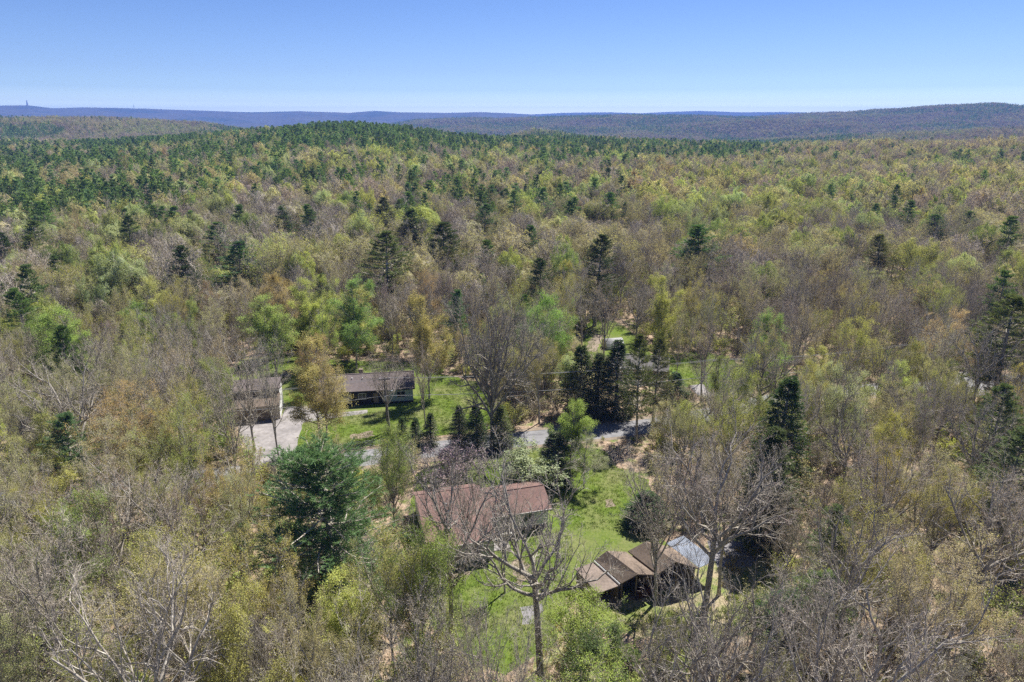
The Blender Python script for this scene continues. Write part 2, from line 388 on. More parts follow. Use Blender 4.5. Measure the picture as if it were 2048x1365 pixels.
LAWNS = {
 'lawn_a': pxpoly([(835, 945), (900, 925), (1000, 905), (1080, 896), (1150, 890), (1215, 905), (1235, 935), (1300, 960), (1310, 1060), (1340, 1090), (1180, 1140), (1140, 1190), (1110, 1290), (1010, 1350), (900, 1300), (830, 1200), (800, 1120), (820, 1040)]),
 'lawn_b': pxpoly([(590, 905), (660, 905), (700, 901), (760, 889), (860, 874), (985, 858), (985, 800), (960, 765), (860, 745), (830, 725), (700, 722), (560, 708), (480, 722), (460, 760), (460, 830), (560, 830), (600, 850), (590, 880)]),
 'lawn_c': pxpoly([(1335, 712), (1400, 700), (1470, 722), (1515, 760), (1500, 790), (1420, 792), (1400, 775), (1345, 772), (1320, 740)]),
 'lawn_d': pxpoly([(1165, 705), (1170, 660), (1180, 638), (1220, 636), (1250, 655), (1285, 690), (1310, 710), (1260, 730), (1180, 730)]),
}
sheet('lawn_back', LAWNS['lawn_a'], .012, M['lawn'], .5, 1)
sheet('lawn_front', LAWNS['lawn_b'], .012, M['lawn'], .5, 2)
sheet('lawn_far', LAWNS['lawn_c'], .012, M['lawn'], .5, 3)
sheet('lawn_clearing', LAWNS['lawn_d'], .012, M['lawn'], .6, 4)
for k_, pp_ in enumerate(([(1028, 1120), (1052, 1118), (1058, 1150), (1040, 1172), (1026, 1150)], [(1210, 1000), (1225, 998), (1232, 1012), (1212, 1016)], [(890, 1140), (935, 1132), (940, 1150), (900, 1160)], [(700, 870), (745, 862), (750, 872), (706, 880)], [(1165, 700), (1190, 668), (1208, 672), (1190, 705)])):
    sheet('bare_soil', pxpoly(pp_), .016, M['shoulder'], .35, 40+k_, .6)
MEADOW = pxpoly([(1345, 1140), (1500, 1090), (1560, 1130), (1540, 1250), (1400, 1300), (1230, 1260), (1110, 1330), (1040, 1365), (1110, 1250), (1250, 1200), (1330, 1180)])
sheet('rough_grass', MEADOW, .006, M['meadow'], .7, 5)
sheet('gravel_yard', pxpoly([(1415, 1083), (1500, 1076), (1530, 1105), (1500, 1135), (1435, 1135)]), .018, M['gravel'], .3, 6)
sheet('gravel_patch', pxpoly([(1040, 1215), (1085, 1208), (1090, 1245), (1045, 1250)]), .018, M['gravel'], .3, 16)
strip('verge', road_pts, 3.6, -3.7, .018, M['shoulder'], .45, 3)
strip('road', road_pts, 2.6, -2.6, .024, M['road'], .06, 4)
DRIVE = pxpoly([(478, 848), (560, 838), (572, 815), (640, 812), (645, 822), (606, 846), (592, 900), (585, 936), (500, 946), (500, 905), (478, 870)])
sheet('driveway', DRIVE, .03, M['concrete'], .12, 7)
sheet('path', pxpoly([(606, 832), (700, 824), (735, 820), (735, 827), (700, 832), (606, 846)]), .036, M['concrete'], .05, 8)
DRIVE3 = pxpoly([(1378, 772), (1405, 768), (1420, 786), (1490, 806), (1500, 818), (1440, 808), (1395, 790)])
sheet('driveway_far', DRIVE3, .03, M['concrete'], .12, 9)
sheet('road_branch', pxpoly([(1770, 595), (1800, 580), (1860, 600), (1850, 625), (1800, 612)]), .02, M['concrete'], .3, 10)
sheet('parking', pxpoly([(1805, 655), (1880, 650), (1890, 680), (1800, 682)]), .02, M['gravel'], .3, 11)
sheet('yard', pxpoly([(1890, 750), (1960, 735), (1980, 790), (1900, 800)]), .02, M['gravel'], .3, 12)

# ------------------------------------------------------------------ buildings
def window(parent, x, y, z, w, h, axis='x', out=-1, frame='white'):
    """window on a wall plane: axis is the wall's direction, out the outward sign on the other axis"""
    f = MB(); t = .05
    if axis == 'x':
        y0, y1 = sorted((y, y+out*.06)); yy0, yy1 = sorted((y+out*.005, y+out*.03))
        f.box(x-w/2-t, x-w/2, y0, y1, z-t, z+h+t).box(x+w/2, x+w/2+t, y0, y1, z-t, z+h+t).box(x-w/2, x+w/2, y0, y1, z+h, z+h+t).box(x-w/2, x+w/2, y0, y1, z-t, z).box(x-.02, x+.02, y0, y1, z, z+h)
        p = MB().box(x-w/2, x+w/2, yy0, yy1, z, z+h)
    else:
        x0, x1 = sorted((x, x+out*.06)); xx0, xx1 = sorted((x+out*.005, x+out*.03))
        f.box(x0, x1, y-w/2-t, y-w/2, z-t, z+h+t).box(x0, x1, y+w/2, y+w/2+t, z-t, z+h+t).box(x0, x1, y-w/2, y+w/2, z+h, z+h+t).box(x0, x1, y-w/2, y+w/2, z-t, z).box(x0, x1, y-.02, y+.02, z, z+h)
        p = MB().box(xx0, xx1, y-w/2, y+w/2, z, z+h)
    fo = f.build('window', M[frame], parent); p.build('pane', M['glass'], fo)
def gable_block(parent, x0, x1, y0, y1, hw, yr, hr, wall, roof, oh=.4, th=.16, gutter='trim', hback=None, ends=True):
    hb = hw if hback is None else hback
    prof = [(y0, 0), (y0, hw), (yr, hr), (y1, hb), (y1, 0)]
    MB().prism_x(prof, x0, x1).build('wall', M[wall], parent)
    s1 = (hr-hw)/(yr-y0); s2 = (hr-hb)/(y1-yr)
    r = MB()
    e = .012
    r.slab([(x0-oh, y0-oh, hw-s1*oh+th+e), (x1+oh, y0-oh, hw-s1*oh+th+e), (x1+oh, yr, hr+th+e), (x0-oh, yr, hr+th+e)], th)
    r.slab([(x0-oh, yr+.002, hr+th+e), (x1+oh, yr+.002, hr+th+e), (x1+oh, y1+oh, hb-s2*oh+th+e), (x0-oh, y1+oh, hb-s2*oh+th+e)], th)
    ro = r.build('roof', M[roof], parent)
    MB().box(x0-oh, x1+oh, y0-oh-.10, y0-oh-.003, hw-s1*oh+.02, hw-s1*oh+th+.03).build('gutter', M[gutter], ro)
    MB().box(x0-oh+.1, x1+oh-.1, yr-.12, yr+.12, hr+th+e-.03, hr+th+.06).build('ridge_cap', M[roof], ro)
    return ro
def vent(parent, x, y, z, h=.5, r=.09, mat='white'):
    MB().tube([(x, y, z-.2), (x, y, z+h)], r, 8).build('vent_pipe', M[mat], parent)

def house_main():
    a = Vector(W(972, 1037, 2.9)); b = Vector(W(1105, 1016, 2.9)); yaw = math.atan2(b.y-a.y, b.x-a.x); L = (b-a).length
    r = empty('ranch_house', (a.x, a.y, 0), yaw)
    tag(r, 'low house with red-brown shingle roof in two joined wings behind bare trees', 'house')
    rw = gable_block(r, 0, L-.4, .45, 7.0, 2.75, 3.7, 4.0, 'siding_green', 'roof_red')
    rl = gable_block(r, -7.6, -.03, -4.1, 8.6, 2.75, 5.0, 4.45, 'siding_green', 'roof_red')
    vent(rw, 1.9, 2.4, 3.7); vent(rl, -2.6, -1.2, 3.55); vent(rl, -4.6, 2.0, 4.1)
    # chimney stub at the back
    MB().box(-6.2, -5.5, 5.6, 6.3, 4.0, 5.1).build('chimney', M['siding_brown'], rl)
    window(r, 5.6, .45, 1.2, 1.6, 1.05); window(r, 2.6, .45, 1.2, 1.2, 1.05)
    for sx in (4.5, 6.45): MB().box(sx, sx+.25, .40, .448, 1.15, 2.3).build('shutter', M['siding_teal'], r)
    window(r, -5.6, -4.1, 1.1, 1.4, 1.1); window(r, -2.2, -4.1, 1.1, 1.1, 1.1)
    window(r, L-.4, 3.6, 1.2, 1.2, 1.0, 'y', 1)
    dm = MB().box(.5, 1.4, .39, .448, .15, 2.15).build('door', M['dark'], r); MB().box(1.28, 1.34, .33, .388, 1.05, 1.12).build('handle', M['metal'], dm)
    MB().box(.1, L-.6, .36, .447, 0, .45).build('foundation', M['dark'], r)
    MB().box(-.2, 2.4, -2.9, -.1, 0.0, .12).build('patio', M['concrete'], r)
    # potting table / bench against the wall
    t = empty('garden_table', (*W(1010, 1064, .95), 0), yaw)
    tag(t, 'grey weathered board table in the shade of the red-brown roofed house', 'table')
    MB().slab([(-1.15, -.5, .88), (1.15, -.5, .88), (1.15, .5, 1.06), (-1.15, .5, 1.06)], .06).build('tabletop', M['wood'], t)
    for sx in (-1, 1):
        for sy in (-1, 1):
            MB().box(sx*1.02-.05, sx*1.02+.05, sy*.4-.05, sy*.4+.05, 0, .82+.09*(sy+1)).build('leg', M['wood'], t)
    MB().box(-1.0, 1.0, -.36, .36, .3, .34).build('shelf', M['dark'], t)
house_main()

def garage():
    a = Vector(W(478, 846, 0)); b = Vector(W(561, 838, 0)); yaw = math.atan2(b.y-a.y, b.x-a.x); L = (b-a).length+.6
    r = empty('garage', (b.x, b.y, 0), yaw)
    tag(r, 'two-tier garage with purple-brown roof and bright white end wall beside the pale driveway', 'garage')
    prof = [(0, 0), (0, 2.75), (2.6, 3.75), (2.6, 4.9), (5.6, 5.6), (7.2, 4.4), (7.2, 0)]
    MB().prism_x([(p[0], p[1]) for p in prof], -L, 0).build('wall', M['siding_tan'], r)
    MB().prism_x([(p[0], p[1]) for p in prof], .003, .05).build('end_wall', M['white'], r)
    rl = MB().slab([(-L-.3, -.4, 2.78), (.15, -.4, 2.78), (.15, 2.58, 3.93), (-L-.3, 2.58, 3.93)], .14).build('roof', M['roof_brown'], r)
    ru = MB().slab([(-L-.3, 2.1, 4.96), (.3, 2.1, 4.96), (.3, 5.6, 5.78), (-L-.3, 5.6, 5.78)], .14).slab([(-L-.3, 5.602, 5.78), (.3, 5.602, 5.78), (.3, 7.6, 4.30), (-L-.3, 7.6, 4.30)], .14)
    ru.build('upper_roof', M['roof_purple'], r)
    for k in range(4):
        window(r, -L+.9+k*(L-1.6)/3, 2.6, 4.02, .9, .5, frame='dark')
    for k in range(2):
        d = MB()
        for q in range(4): d.box(-L+.5+k*3.3, -L+3.2+k*3.3, -.06, -.004, .05+q*.55, .56+q*.55)
        dd = d.build('garage_door', M['siding_brown'], r); MB().box(-L+1.7+k*3.3, -L+2.0+k*3.3, -.09, -.062, .3, .36).build('handle', M['galv'], dd)
garage()
def house_two():
    a = Vector(W(636, 787, 2.9)); b = Vector(W(830, 776, 2.9)); yaw = math.atan2(b.y-a.y, b.x-a.x); L = (b-a).length
    r = empty('ranch_house', (b.x, b.y, 0), yaw)
    tag(r, 'long low house with grey-brown roof and dark teal front across the road', 'house')
    ro = gable_block(r, -L+.4, -.4, .45, 8.2, 2.8, 4.2, 4.5, 'siding_tan', 'roof_purple', gutter='dark')
    MB().box(-4.9, -.42, .38, .446, 0.3, 2.7).build('front_panel', M['siding_teal'], r)
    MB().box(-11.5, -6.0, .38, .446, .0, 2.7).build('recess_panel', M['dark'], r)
    window(r, -2.6, .38, 1.1, 1.5, 1.1); window(r, -13.6, .45, 1.1, 1.5, 1.1)
    window(r, -9.6, .38, 1.1, 1.3, 1.1)
    d = MB().box(-7.6, -6.7, .32, .378, .1, 2.15).build('door', M['siding_brown'], r); MB().box(-6.85, -6.8, .27, .318, 1.0, 1.1).build('handle', M['galv'], d)
    for x, y in ((-14.0, 2.8), (-12.6, 3.6), (-9.5, 2.9), (-11.4, 3.0)): vent(ro, x, y, 3.9)
    MB().box(-10.2, -9.5, 4.6, 5.3, 4.2, 5.3).build('chimney', M['siding_brown'], ro)
    MB().box(-L+.4, -.4, .2, .449, 0, .25).build('foundation', M['dark'], r)
house_two()
def house_three():
    b = Vector(W(1337, 742, 2.9)); yaw = math.radians(-14)
    r = empty('cottage', (b.x, b.y, 0), yaw)
    tag(r, 'small house with dark grey roof and red end wall half hidden behind tall spruces', 'house')
    gable_block(r, -11, -.3, .3, 7.0, 2.75, 3.6, 4.3, 'siding_tan', 'roof_grey', gutter='white')
    MB().prism_x([(.3, 0), (.3, 2.75), (3.6, 4.3), (7.0, 2.75), (7.0, 0)], -.297, -.25).build('end_wall', M['red'], r)
    window(r, -1.4, .3, 1.0, .7, 1.2); window(r, -4.6, .3, 1.0, 1.3, 1.1); window(r, -7.8, .3, 1.0, 1.3, 1.1)
house_three()
def quonset():
    c = W(1213, 701, 0); r = empty('arched_shed', (c[0], c[1], 0), math.radians(12))
    tag(r, 'small arched shed with cream end and pale metal barrel roof in the grassy clearing', 'shed')
    R = 1.6; n = 18; Ln = 4.2
    prof = [(R*math.cos(math.pi*k/n), R*1.25*math.sin(math.pi*k/n)+.15) for k in range(n+1)]
    MB().prism_x([(a+R, b) for a, b in prof], 0.1, Ln-.1).build('end_wall', M['cream'], r)
    m = MB()
    for k in range(n):
        (a, b), (c2, d) = prof[k], prof[k+1]; g = 1.03
        m.poly([(0, a*g+R, b*g), (Ln, a*g+R, b*g), (Ln, c2*g+R, d*g), (0, c2*g+R, d*g), (0, a+R, b), (Ln, a+R, b), (Ln, c2+R, d), (0, c2+R, d)],
               [(0, 1, 2, 3), (7, 6, 5, 4), (0, 4, 5, 1), (3, 2, 6, 7), (0, 3, 7, 4), (1, 5, 6, 2)])
    m.build('roof', M['tin'], r, True)
    d = MB().box(.03, .095, R-.6, R+.6, .1, 1.75).build('door', M['cream'], r); MB().box(-.01, .028, R+.4, R+.48, .9, 1.0).build('handle', M['dark'], d)
    MB().box(.02, Ln-.02, .05, 2*R-.05, 0, .14).build('base', M['dark'], r)
quonset()
def P3(u, v, z): x, y = W(u, v, z); return Vector((x, y, z))
def sheds():
    # two gabled roofs side by side, ridges running towards the lower right, with a lean-to on the left
    r1b = P3(1214, 1102, 3.7); r1f = P3(1276, 1149, 3.7)
    vb = P3(1252, 1104, 2.8); vf = P3(1312, 1150, 2.8)
    lb = P3(1190, 1120, 2.5); lf = P3(1243, 1167, 2.5)
    r2b = P3(1292, 1083, 4.1); r2f = P3(1352, 1124, 4.1)
    eb = P3(1336, 1093, 2.8); ef = P3(1400, 1138, 2.8)
    def clos(o, pts): return [tuple(p-o) for p in pts]
    def one(name, label, A, B, Cc, D, Ee, G, zs):
        # A/B ridge back/front, Cc/D left eave, Ee/G right eave
        o = Vector((B.x, B.y, 0)); r = empty(name, o); tag(r, label, 'shed', 'open-fronted sheds by the gravel yard')
        rf = MB().slab(clos(o, [Cc, D, B, A]), .14).slab(clos(o, [A+Vector((.004, 0, 0)), B+Vector((.004, 0, 0)), G, Ee]), .14).build('roof', M['roof_brown'], r)
        fwd = (B-A).normalized()
        w = MB()
        def wallq(p, q, ztop_p, ztop_q, th=.1):
            n = Vector((-(q-p).y, (q-p).x, 0)).normalized()*th
            p0 = Vector((p.x, p.y, 0)); q0 = Vector((q.x, q.y, 0))
            pts = [p0, q0, Vector((q.x, q.y, ztop_q)), Vector((p.x, p.y, ztop_p))]
            w.poly(clos(o, pts+[x+n for x in pts]), [(0, 1, 2, 3), (7, 6, 5, 4), (0, 4, 5, 1), (1, 5, 6, 2), (2, 6, 7, 3), (3, 7, 4, 0)])
        i = fwd*.35; ins = lambda p, q, k=.06: p.lerp(q, k)
        cb, cf = ins(Cc, Ee)+i, ins(D, G)-i; gb, gf = ins(Ee, Cc)+i, ins(G, D)-i
        wallq(cb, cf, cb.z-.15, cf.z-.15); wallq(gf, gb, gf.z-.15, gb.z-.15); wallq(gb, cb, gb.z-.15, cb.z-.15)
        ab = A+i; w.poly(clos(o, [Vector((cb.x, cb.y, cb.z-.15)), Vector((gb.x, gb.y, gb.z-.15)), Vector((ab.x, ab.y, ab.z-.2))]), [(0, 1, 2)])
        w.build('wall', M['siding_brown'], r)
        for k in (0.02, .5, .98):
            p = cf.lerp(gf, k)-o; MB().box(p.x-.08, p.x+.08, p.y-.08, p.y+.08, 0, (cf.z if k != .5 else B.z-.1)-.2).build('post', M['siding_brown'], r)
        return r
    ra = one('open_shed', 'brown gabled open shed in the middle of the row, between white-trimmed lean-to and larger gable', r1b, r1f, lb, lf, vb, vf, 1)
    rb = one('open_shed', 'larger brown gabled open shed beside the blue-grey metal canopy', r2b, r2f, vb+Vector((.25, .1, .03)), vf+Vector((.25, .1, .03)), eb, ef, 1)
    # lean-to
    o = Vector((lf.x, lf.y, 0)); r = empty('lean_to', o); tag(r, 'tan low lean-to shed with a white trim board along its upper edge', 'shed', 'open-fronted sheds by the gravel yard')
    a, b = P3(1188, 1124, 2.35), P3(1240, 1171, 2.35); c, d = P3(1150, 1138, 1.95), P3(1196, 1187, 1.95)
    MB().slab(clos(o, [a, c, d, b]), .12).build('roof', M['roof_tan'], r)
    q = Vector((0, 0, .16)); MB().tube(clos(o, [a+q, b+q]), .075, 4).build('trim_board', M['white'], r)
    w = MB()
    for p, qd in ((a, c), (c, d), (a, b)):
        i = (a+b+c+d)/4; p = p.lerp(i, .08); qd = qd.lerp(i, .08)
        n = Vector((-(qd-p).y, (qd-p).x, 0)).normalized()*.08; pts = [Vector((p.x, p.y, 0)), Vector((qd.x, qd.y, 0)), Vector((qd.x, qd.y, qd.z-.13)), Vector((p.x, p.y, p.z-.13))]
        w.poly(clos(o, pts+[x+n for x in pts]), [(0, 1, 2, 3), (7, 6, 5, 4), (0, 4, 5, 1), (1, 5, 6, 2), (2, 6, 7, 3), (3, 7, 4, 0)])
    w.build('wall', M['siding_brown'], r)
    # metal canopy
    a, b, c, d = P3(1333, 1087, 2.5), P3(1366, 1072, 2.7), P3(1432, 1121, 2.7), P3(1399, 1136, 2.5)
    o = Vector((c.x, c.y, 0)); r = empty('carport', o); tag(r, 'blue-grey corrugated metal canopy between the brown sheds and the gravel yard', 'carport')
    m = MB(); n = 26
    for k in range(n):
        t0, t1 = k/n, (k+1)/n; hh = .035*(k % 2)
        m.slab(clos(o, [a.lerp(b, t0)+Vector((0, 0, hh)), d.lerp(c, t0)+Vector((0, 0, hh)), d.lerp(c, t1)+Vector((0, 0, hh)), a.lerp(b, t1)+Vector((0, 0, hh))]), .035)
    m.build('roof', M['metal'], r)
    for p in (a, b, c, d):
        i = (a+b+c+d)/4; p = p.lerp(i, .1)-o; MB().box(p.x-.07, p.x+.07, p.y-.07, p.y+.07, 0, p.z-.06).build('post', M['galv'], r)
    e = (a+b+c+d)/4; rb_ = MB()
    for s in (.1, .5, .9):
        p, q2 = a.lerp(d, s)-o, b.lerp(c, s)-o; rb_.tube([(p.x, p.y, p.z-.09), (q2.x, q2.y, q2.z-.09)], .04, 4)
    rb_.build('rafters', M['siding_brown'], r)
    # stacked firewood in the shed mouth
    wx, wy = W(1290, 1192, 0); f = MB(); rnd = random.Random(5)
    for i in range(9):
        for j in range(5):
            f.tube([(i*.24-1.1+rnd.uniform(-.03, .03)+(.12 if j % 2 else 0), -.3, .13+j*.21), (i*.24-1.1+(.12 if j % 2 else 0), .35, .13+j*.21)], .11, 6)
    fo = f.build('firewood_stack', M['log']); fo.location = (wx, wy, 0); fo.rotation_euler = (0, 0, math.radians(20))
    tag(fo, 'stack of cut firewood in front of the middle open shed', 'firewood')
sheds()

# ------------------------------------------------------------------ small things
def pole_and_wires():
    tops = []
    for (u, v, h, lab) in [(300, 905, 10, 'dark wooden utility pole among bare trees left of the driveway'), (776, 868, 10.2, 'wooden utility pole with white lamp arm in front of the teal-fronted house'),
                           (1425, 822, 10, 'dark wooden utility pole beside the far driveway, right of the tall spruces')]:
        x, y = W(u, v); r = empty('utility_pole', (x, y, 0), math.radians(14)); tag(r, lab, 'utility pole', 'utility poles along the road')
        MB().tube([(0, 0, -.2), (0, 0, h)], [.19, .13], 10).build('post', M['pole'], r, True)
        MB().box(-.9, .9, -.14, -.02, h-.55, h-.4).build('crossarm', M['pole'], r)
        for s in (-.8, 0, .8):
            MB().tube([(s, -.08, h-.4), (s, -.08, h-.22)], [.05, .035], 8).build('insulator', M['white'], r)
        if u == 776:
            a = MB().tube([(.1, -.1, 7.6), (.55, -.3, 7.85), (.95, -.45, 7.85)], .035, 6).build('lamp_arm', M['galv'], r)
            MB().box(.85, 1.2, -.6, -.35, 7.72, 7.86).build('lamp_head', M['white'], a)
            MB().tube([(-.1, -.28, 6.1), (-.1, -.28, 6.9)], .16, 10).build('transformer', M['galv'], r)
        tops.append((Vector((x, y, h))))
    d = Vector((math.cos(math.radians(14)), math.sin(math.radians(14)), 0))
    ext = [tops[0]+(tops[0]-tops[1])*1.0]+tops+[tops[2]+Vector((42, 10, 0))]
    for name, off, dz, lab in (('power_line', -.8, -.2, 'topmost left strand of thin power line strung between the utility poles'), ('power_line', .8, -.2, 'right-hand top strand of thin power line strung between the utility poles'),
                               ('telephone_cable', 0, -3.3, 'lower thick telephone cable strung below the power lines')):
        pts = []
        for a, b in zip(ext[:-1], ext[1:]):
            for k in range(14):
                t = k/14; p = a.lerp(b, t)+d*off*.0+Vector((off, -.08, dz-4*t*(1-t)*.8)); pts.append(p)
        o = MB().tube([tuple(p) for p in pts], .028 if dz > -1 else .045, 4).build(name, M['wire']); tag(o, lab, 'cable', 'wires along the road')
pole_and_wires()
def fence():
    A = Vector(W(618, 910)); B = Vector(W(868, 876)); L = (B-A).length; yaw = math.atan2(B.y-A.y, B.x-A.x)
    r = empty('wire_fence', (A.x, A.y, 0), yaw); tag(r, 'low wire mesh fence with thin posts along the lawn edge by the road', 'fence')
    n = 9
    for k in range(n):
        MB().tube([(k*L/(n-1), 0, 0), (k*L/(n-1), 0, 1.25)], .035, 6).build('post', M['galv'], r)
    m = MB()
    for z in (.1, .35, .6, .85, 1.1): m.tube([(0, -.04, z), (L, -.04, z)], .012, 3)
    k = 0.
    while k < L: m.tube([(k, -.04, .05), (k, -.04, 1.15)], .009, 3); k += .3
    m.build('wire_mesh', M['galv'], r)
fence()
def car(u, v, yaw, body, label, van=False):
    x, y = W(u, v); r = empty('parked_car', (x, y, 0), yaw); tag(r, label, 'car' if not van else 'van')
    hb = .95 if not van else 1.05; top = 1.5 if not van else 2.0
    prof = [(-2.25, .3), (-2.3, .75), (-2.15, hb), (-1.75, hb+.03), (-1.25, top-.04), (-.9, top), (.55 if not van else 1.4, top), (1.35 if not van else 1.75, hb+.05), (2.15, hb-.12), (2.3, .7), (2.25, .3)]
    m = MB(); n = len(prof)
    # body: swept profile along the width, cabin narrowed
    V = []; 
    for side in (-1, 1):
        for p in prof: V.append((p[0], side*(.9 if p[1] <= hb+.06 else .68), p[1]))
    faces = [tuple(range(n)), tuple(range(2*n-1, n-1, -1))]+[(i, i+n, (i+1) % n+n, (i+1) % n) for i in range(n)]
    m.poly(V, faces); m.build('body', M[body], r)
    g = MB()
    for side in (-1, 1):
        yb, yt = side*.90, side*.70
        g.poly([(-1.6, yb+side*.01, hb+.08), (1.0, yb+side*.01, hb+.08), (.5, yt+side*.02, top-.09), (-1.2, yt+side*.02, top-.09)], [(0, 1, 2, 3)])
    g.poly([(1.33 if not van else 1.74, -.8, hb+.08), (1.33 if not van else 1.74, .8, hb+.08), (.66 if not van else 1.47, .62, top-.07), (.66 if not van else 1.47, -.62, top-.07)], [(0, 1, 2, 3)])
    go = g.build('window', M['glass'], r); go.location = (0.012, 0, .006)
    for sx in (-1.4, 1.4):
        for sy in (-.86, .86):
            w = MB().tube([(sx, sy-.1, .33), (sx, sy+.1, .33)], .33, 16).build('wheel', M['rubber'], r)
            MB().tube([(sx, sy-.115, .33), (sx, sy+.115, .33)], .19, 12).build('rim', M['galv'], w)
    for sy in (-.62, .62): MB().box(2.22, 2.31, sy-.16, sy+.16, .62, .76).build('headlight', M['white'], r)
car(1573, 822, math.radians(70), 'carwhite', 'white van glimpsed between trees where the road bends right', True)
car(1842, 672, math.radians(25), 'carsilver', 'pale silver car glimpsed through bare trees at upper right')
def drum():
    x, y = W(491, 990); r = empty('drum', (x, y, 0)); tag(r, 'orange-red plastic drum standing in brush left of the big dark pine', 'drum')
    MB().tube([(0, 0, 0), (0, 0, .08), (0, 0, .5), (0, 0, .92), (0, 0, 1.0)], [.36, .4, .42, .4, .36], 16).build('barrel', M['orange'], r, True)
    MB().tube([(0, 0, 1.0), (0, 0, 1.03)], .34, 16).build('lid', M['orange'], r)
    MB().tube([(0, 0, .32), (0, 0, .36)], .43, 16).build('band', M['white'], r)
drum()
def log_pile():
    x, y = W(590, 700); f = MB(); rnd = random.Random(9)
    for j in range(4):
        for i in range(9-j): f.tube([(i*.34+j*.17, -.5+rnd.uniform(-.1, .1), .17+j*.29), (i*.34+j*.17, .9, .17+j*.29)], .165, 7)
    o = f.build('log_pile', M['log']); o.location = (x-1.3, y, 0); tag(o, 'dark reddish log pile at the back edge of the garage lawn', 'log pile')
    x, y = W(575, 752); r = empty('compost_bin', (x, y, 0), .2); tag(r, 'grey slatted wooden bin standing alone on the grass behind the garage', 'bin')
    for k in range(4):
        s = MB()
        for q in range(5):
            z = .08+q*.2
            if k == 0: s.box(-.7, .7, -.72, -.68, z, z+.15)
            if k == 1: s.box(-.7, .7, .68, .72, z, z+.15)
            if k == 2: s.box(-.76, -.722, -.7, .7, z, z+.15)
            if k == 3: s.box(.722, .76, -.7, .7, z, z+.15)
        s.build('side_panel', M['wood'], r)
    MB().box(-.66, .66, -.66, .66, 0, .75).build('compost', M['log'], r)
log_pile()
def towers():
    D = 8950
    a = azim(60); x, y = D*math.sin(a), D*math.cos(a); z = float(hfun(np.array([x]), np.array([y]))[0])
    r = empty('obelisk', (x, y, z-2), 0); tag(r, 'tall slim stone obelisk tower on the far left ridge skyline', 'tower'); r.scale = (.7, .7, .75)
    MB().poly([(-8, -8, 0), (8, -8, 0), (8, 8, 0), (-8, 8, 0), (-5, -5, 62), (5, -5, 62), (5, 5, 62), (-5, 5, 62)], [(0, 3, 2, 1), (4, 5, 6, 7), (0, 1, 5, 4), (1, 2, 6, 5), (2, 3, 7, 6), (3, 0, 4, 7)]).build('shaft', M['stone'], r)
    MB().poly([(-5, -5, 62.1), (5, -5, 62.1), (5, 5, 62.1), (-5, 5, 62.1), (0, 0, 70)], [(0, 3, 2, 1), (0, 1, 4), (1, 2, 4), (2, 3, 4), (3, 0, 4)]).build('cap', M['stone'], r)
    MB().box(-11, 11, -11, 11, 0, 5).build('base', M['stone'], r)
    a = azim(271); x, y = D*math.sin(a), D*math.cos(a); z = float(hfun(np.array([x]), np.array([y]))[0])
    r = empty('radio_mast', (x, y, z-2), 0); tag(r, 'thin radio mast on the far ridge, right of the obelisk', 'mast')
    m = MB()
    for sx, sy in ((-2, -2), (2, -2), (2, 2), (-2, 2)): m.tube([(sx*1.6, sy*1.6, 0), (sx*.4, sy*.4, 42)], .55, 4)
    for k in range(8):
        zz = 4+k*4.6; w = 2*(1.6-1.2*zz/42); w2 = 2*(1.6-1.2*(zz+4.6)/42)
        m.tube([(-w, -w, zz), (w2, -w2, zz+4.6)], .35, 4).tube([(w, w, zz), (-w2, w2, zz+4.6)], .35, 4)
    m.build('lattice', M['stone'], r); MB().tube([(0, 0, 40), (0, 0, 56)], .6, 5).build('antenna', M['stone'], r)
    MB().tube([(2.2, 0, 27), (3.6, 0, 27)], 2.2, 10).build('dish', M['white'], r)
towers()

# ------------------------------------------------------------------ tree generator
def nrm(a): return a/np.maximum(np.linalg.norm(a, axis=-1, keepdims=True), 1e-9)
def perp(d, rng):
    r = rng.normal(size=d.shape); r -= (r*d).sum(-1, keepdims=True)*d; return nrm(r)
def grow(P, D, L, K, wob, trop, rng, sag=0.):
    """P, D (N,3), L (N) -> polylines (N,K+1,3)"""
    pts = [P]; d = D
    for k in range(K):
        d = nrm(d+rng.normal(size=d.shape)*wob+np.array([0, 0, trop]))
        pts.append(pts[-1]+d*(L/K)[:, None])
    return np.stack(pts, 1)
def sample(pts, t):
    K = pts.shape[1]-1; f = np.clip(t, 0, .999)*K; i = f.astype(int); w = (f-i)[..., None]
    n = np.arange(len(pts))[:, None]
    a = pts[n, i]; b = pts[n, i+1]; return a*(1-w)+b*w, nrm(b-a)
def tubes(pts, r, S):
    N, K1, _ = pts.shape
    t = np.empty_like(pts); t[:, 1:-1] = pts[:, 2:]-pts[:, :-2]; t[:, 0] = pts[:, 1]-pts[:, 0]; t[:, -1] = pts[:, -1]-pts[:, -2]; t = nrm(t)
    ref = np.where(np.abs(t[:, :1, 2:3]) < .8, np.array([0, 0, 1.]), np.array([1., 0, 0])); ref = np.broadcast_to(ref, t.shape)
    u = nrm(np.cross(t, ref)); v = np.cross(t, u)
    a = np.arange(S)*2*math.pi/S
    ring = pts[:, :, None]+r[:, :, None, None]*(u[:, :, None]*np.cos(a)[:, None]+v[:, :, None]*np.sin(a)[:, None])
    V = ring.reshape(-1, 3)
    n, k, s = np.meshgrid(np.arange(N), np.arange(K1-1), np.arange(S), indexing='ij'); s2 = (s+1) % S
    b = n*K1*S
    Q = np.stack([b+k*S+s, b+k*S+s2, b+(k+1)*S+s2, b+(k+1)*S+s], -1).reshape(-1, 4)
    return V, Q
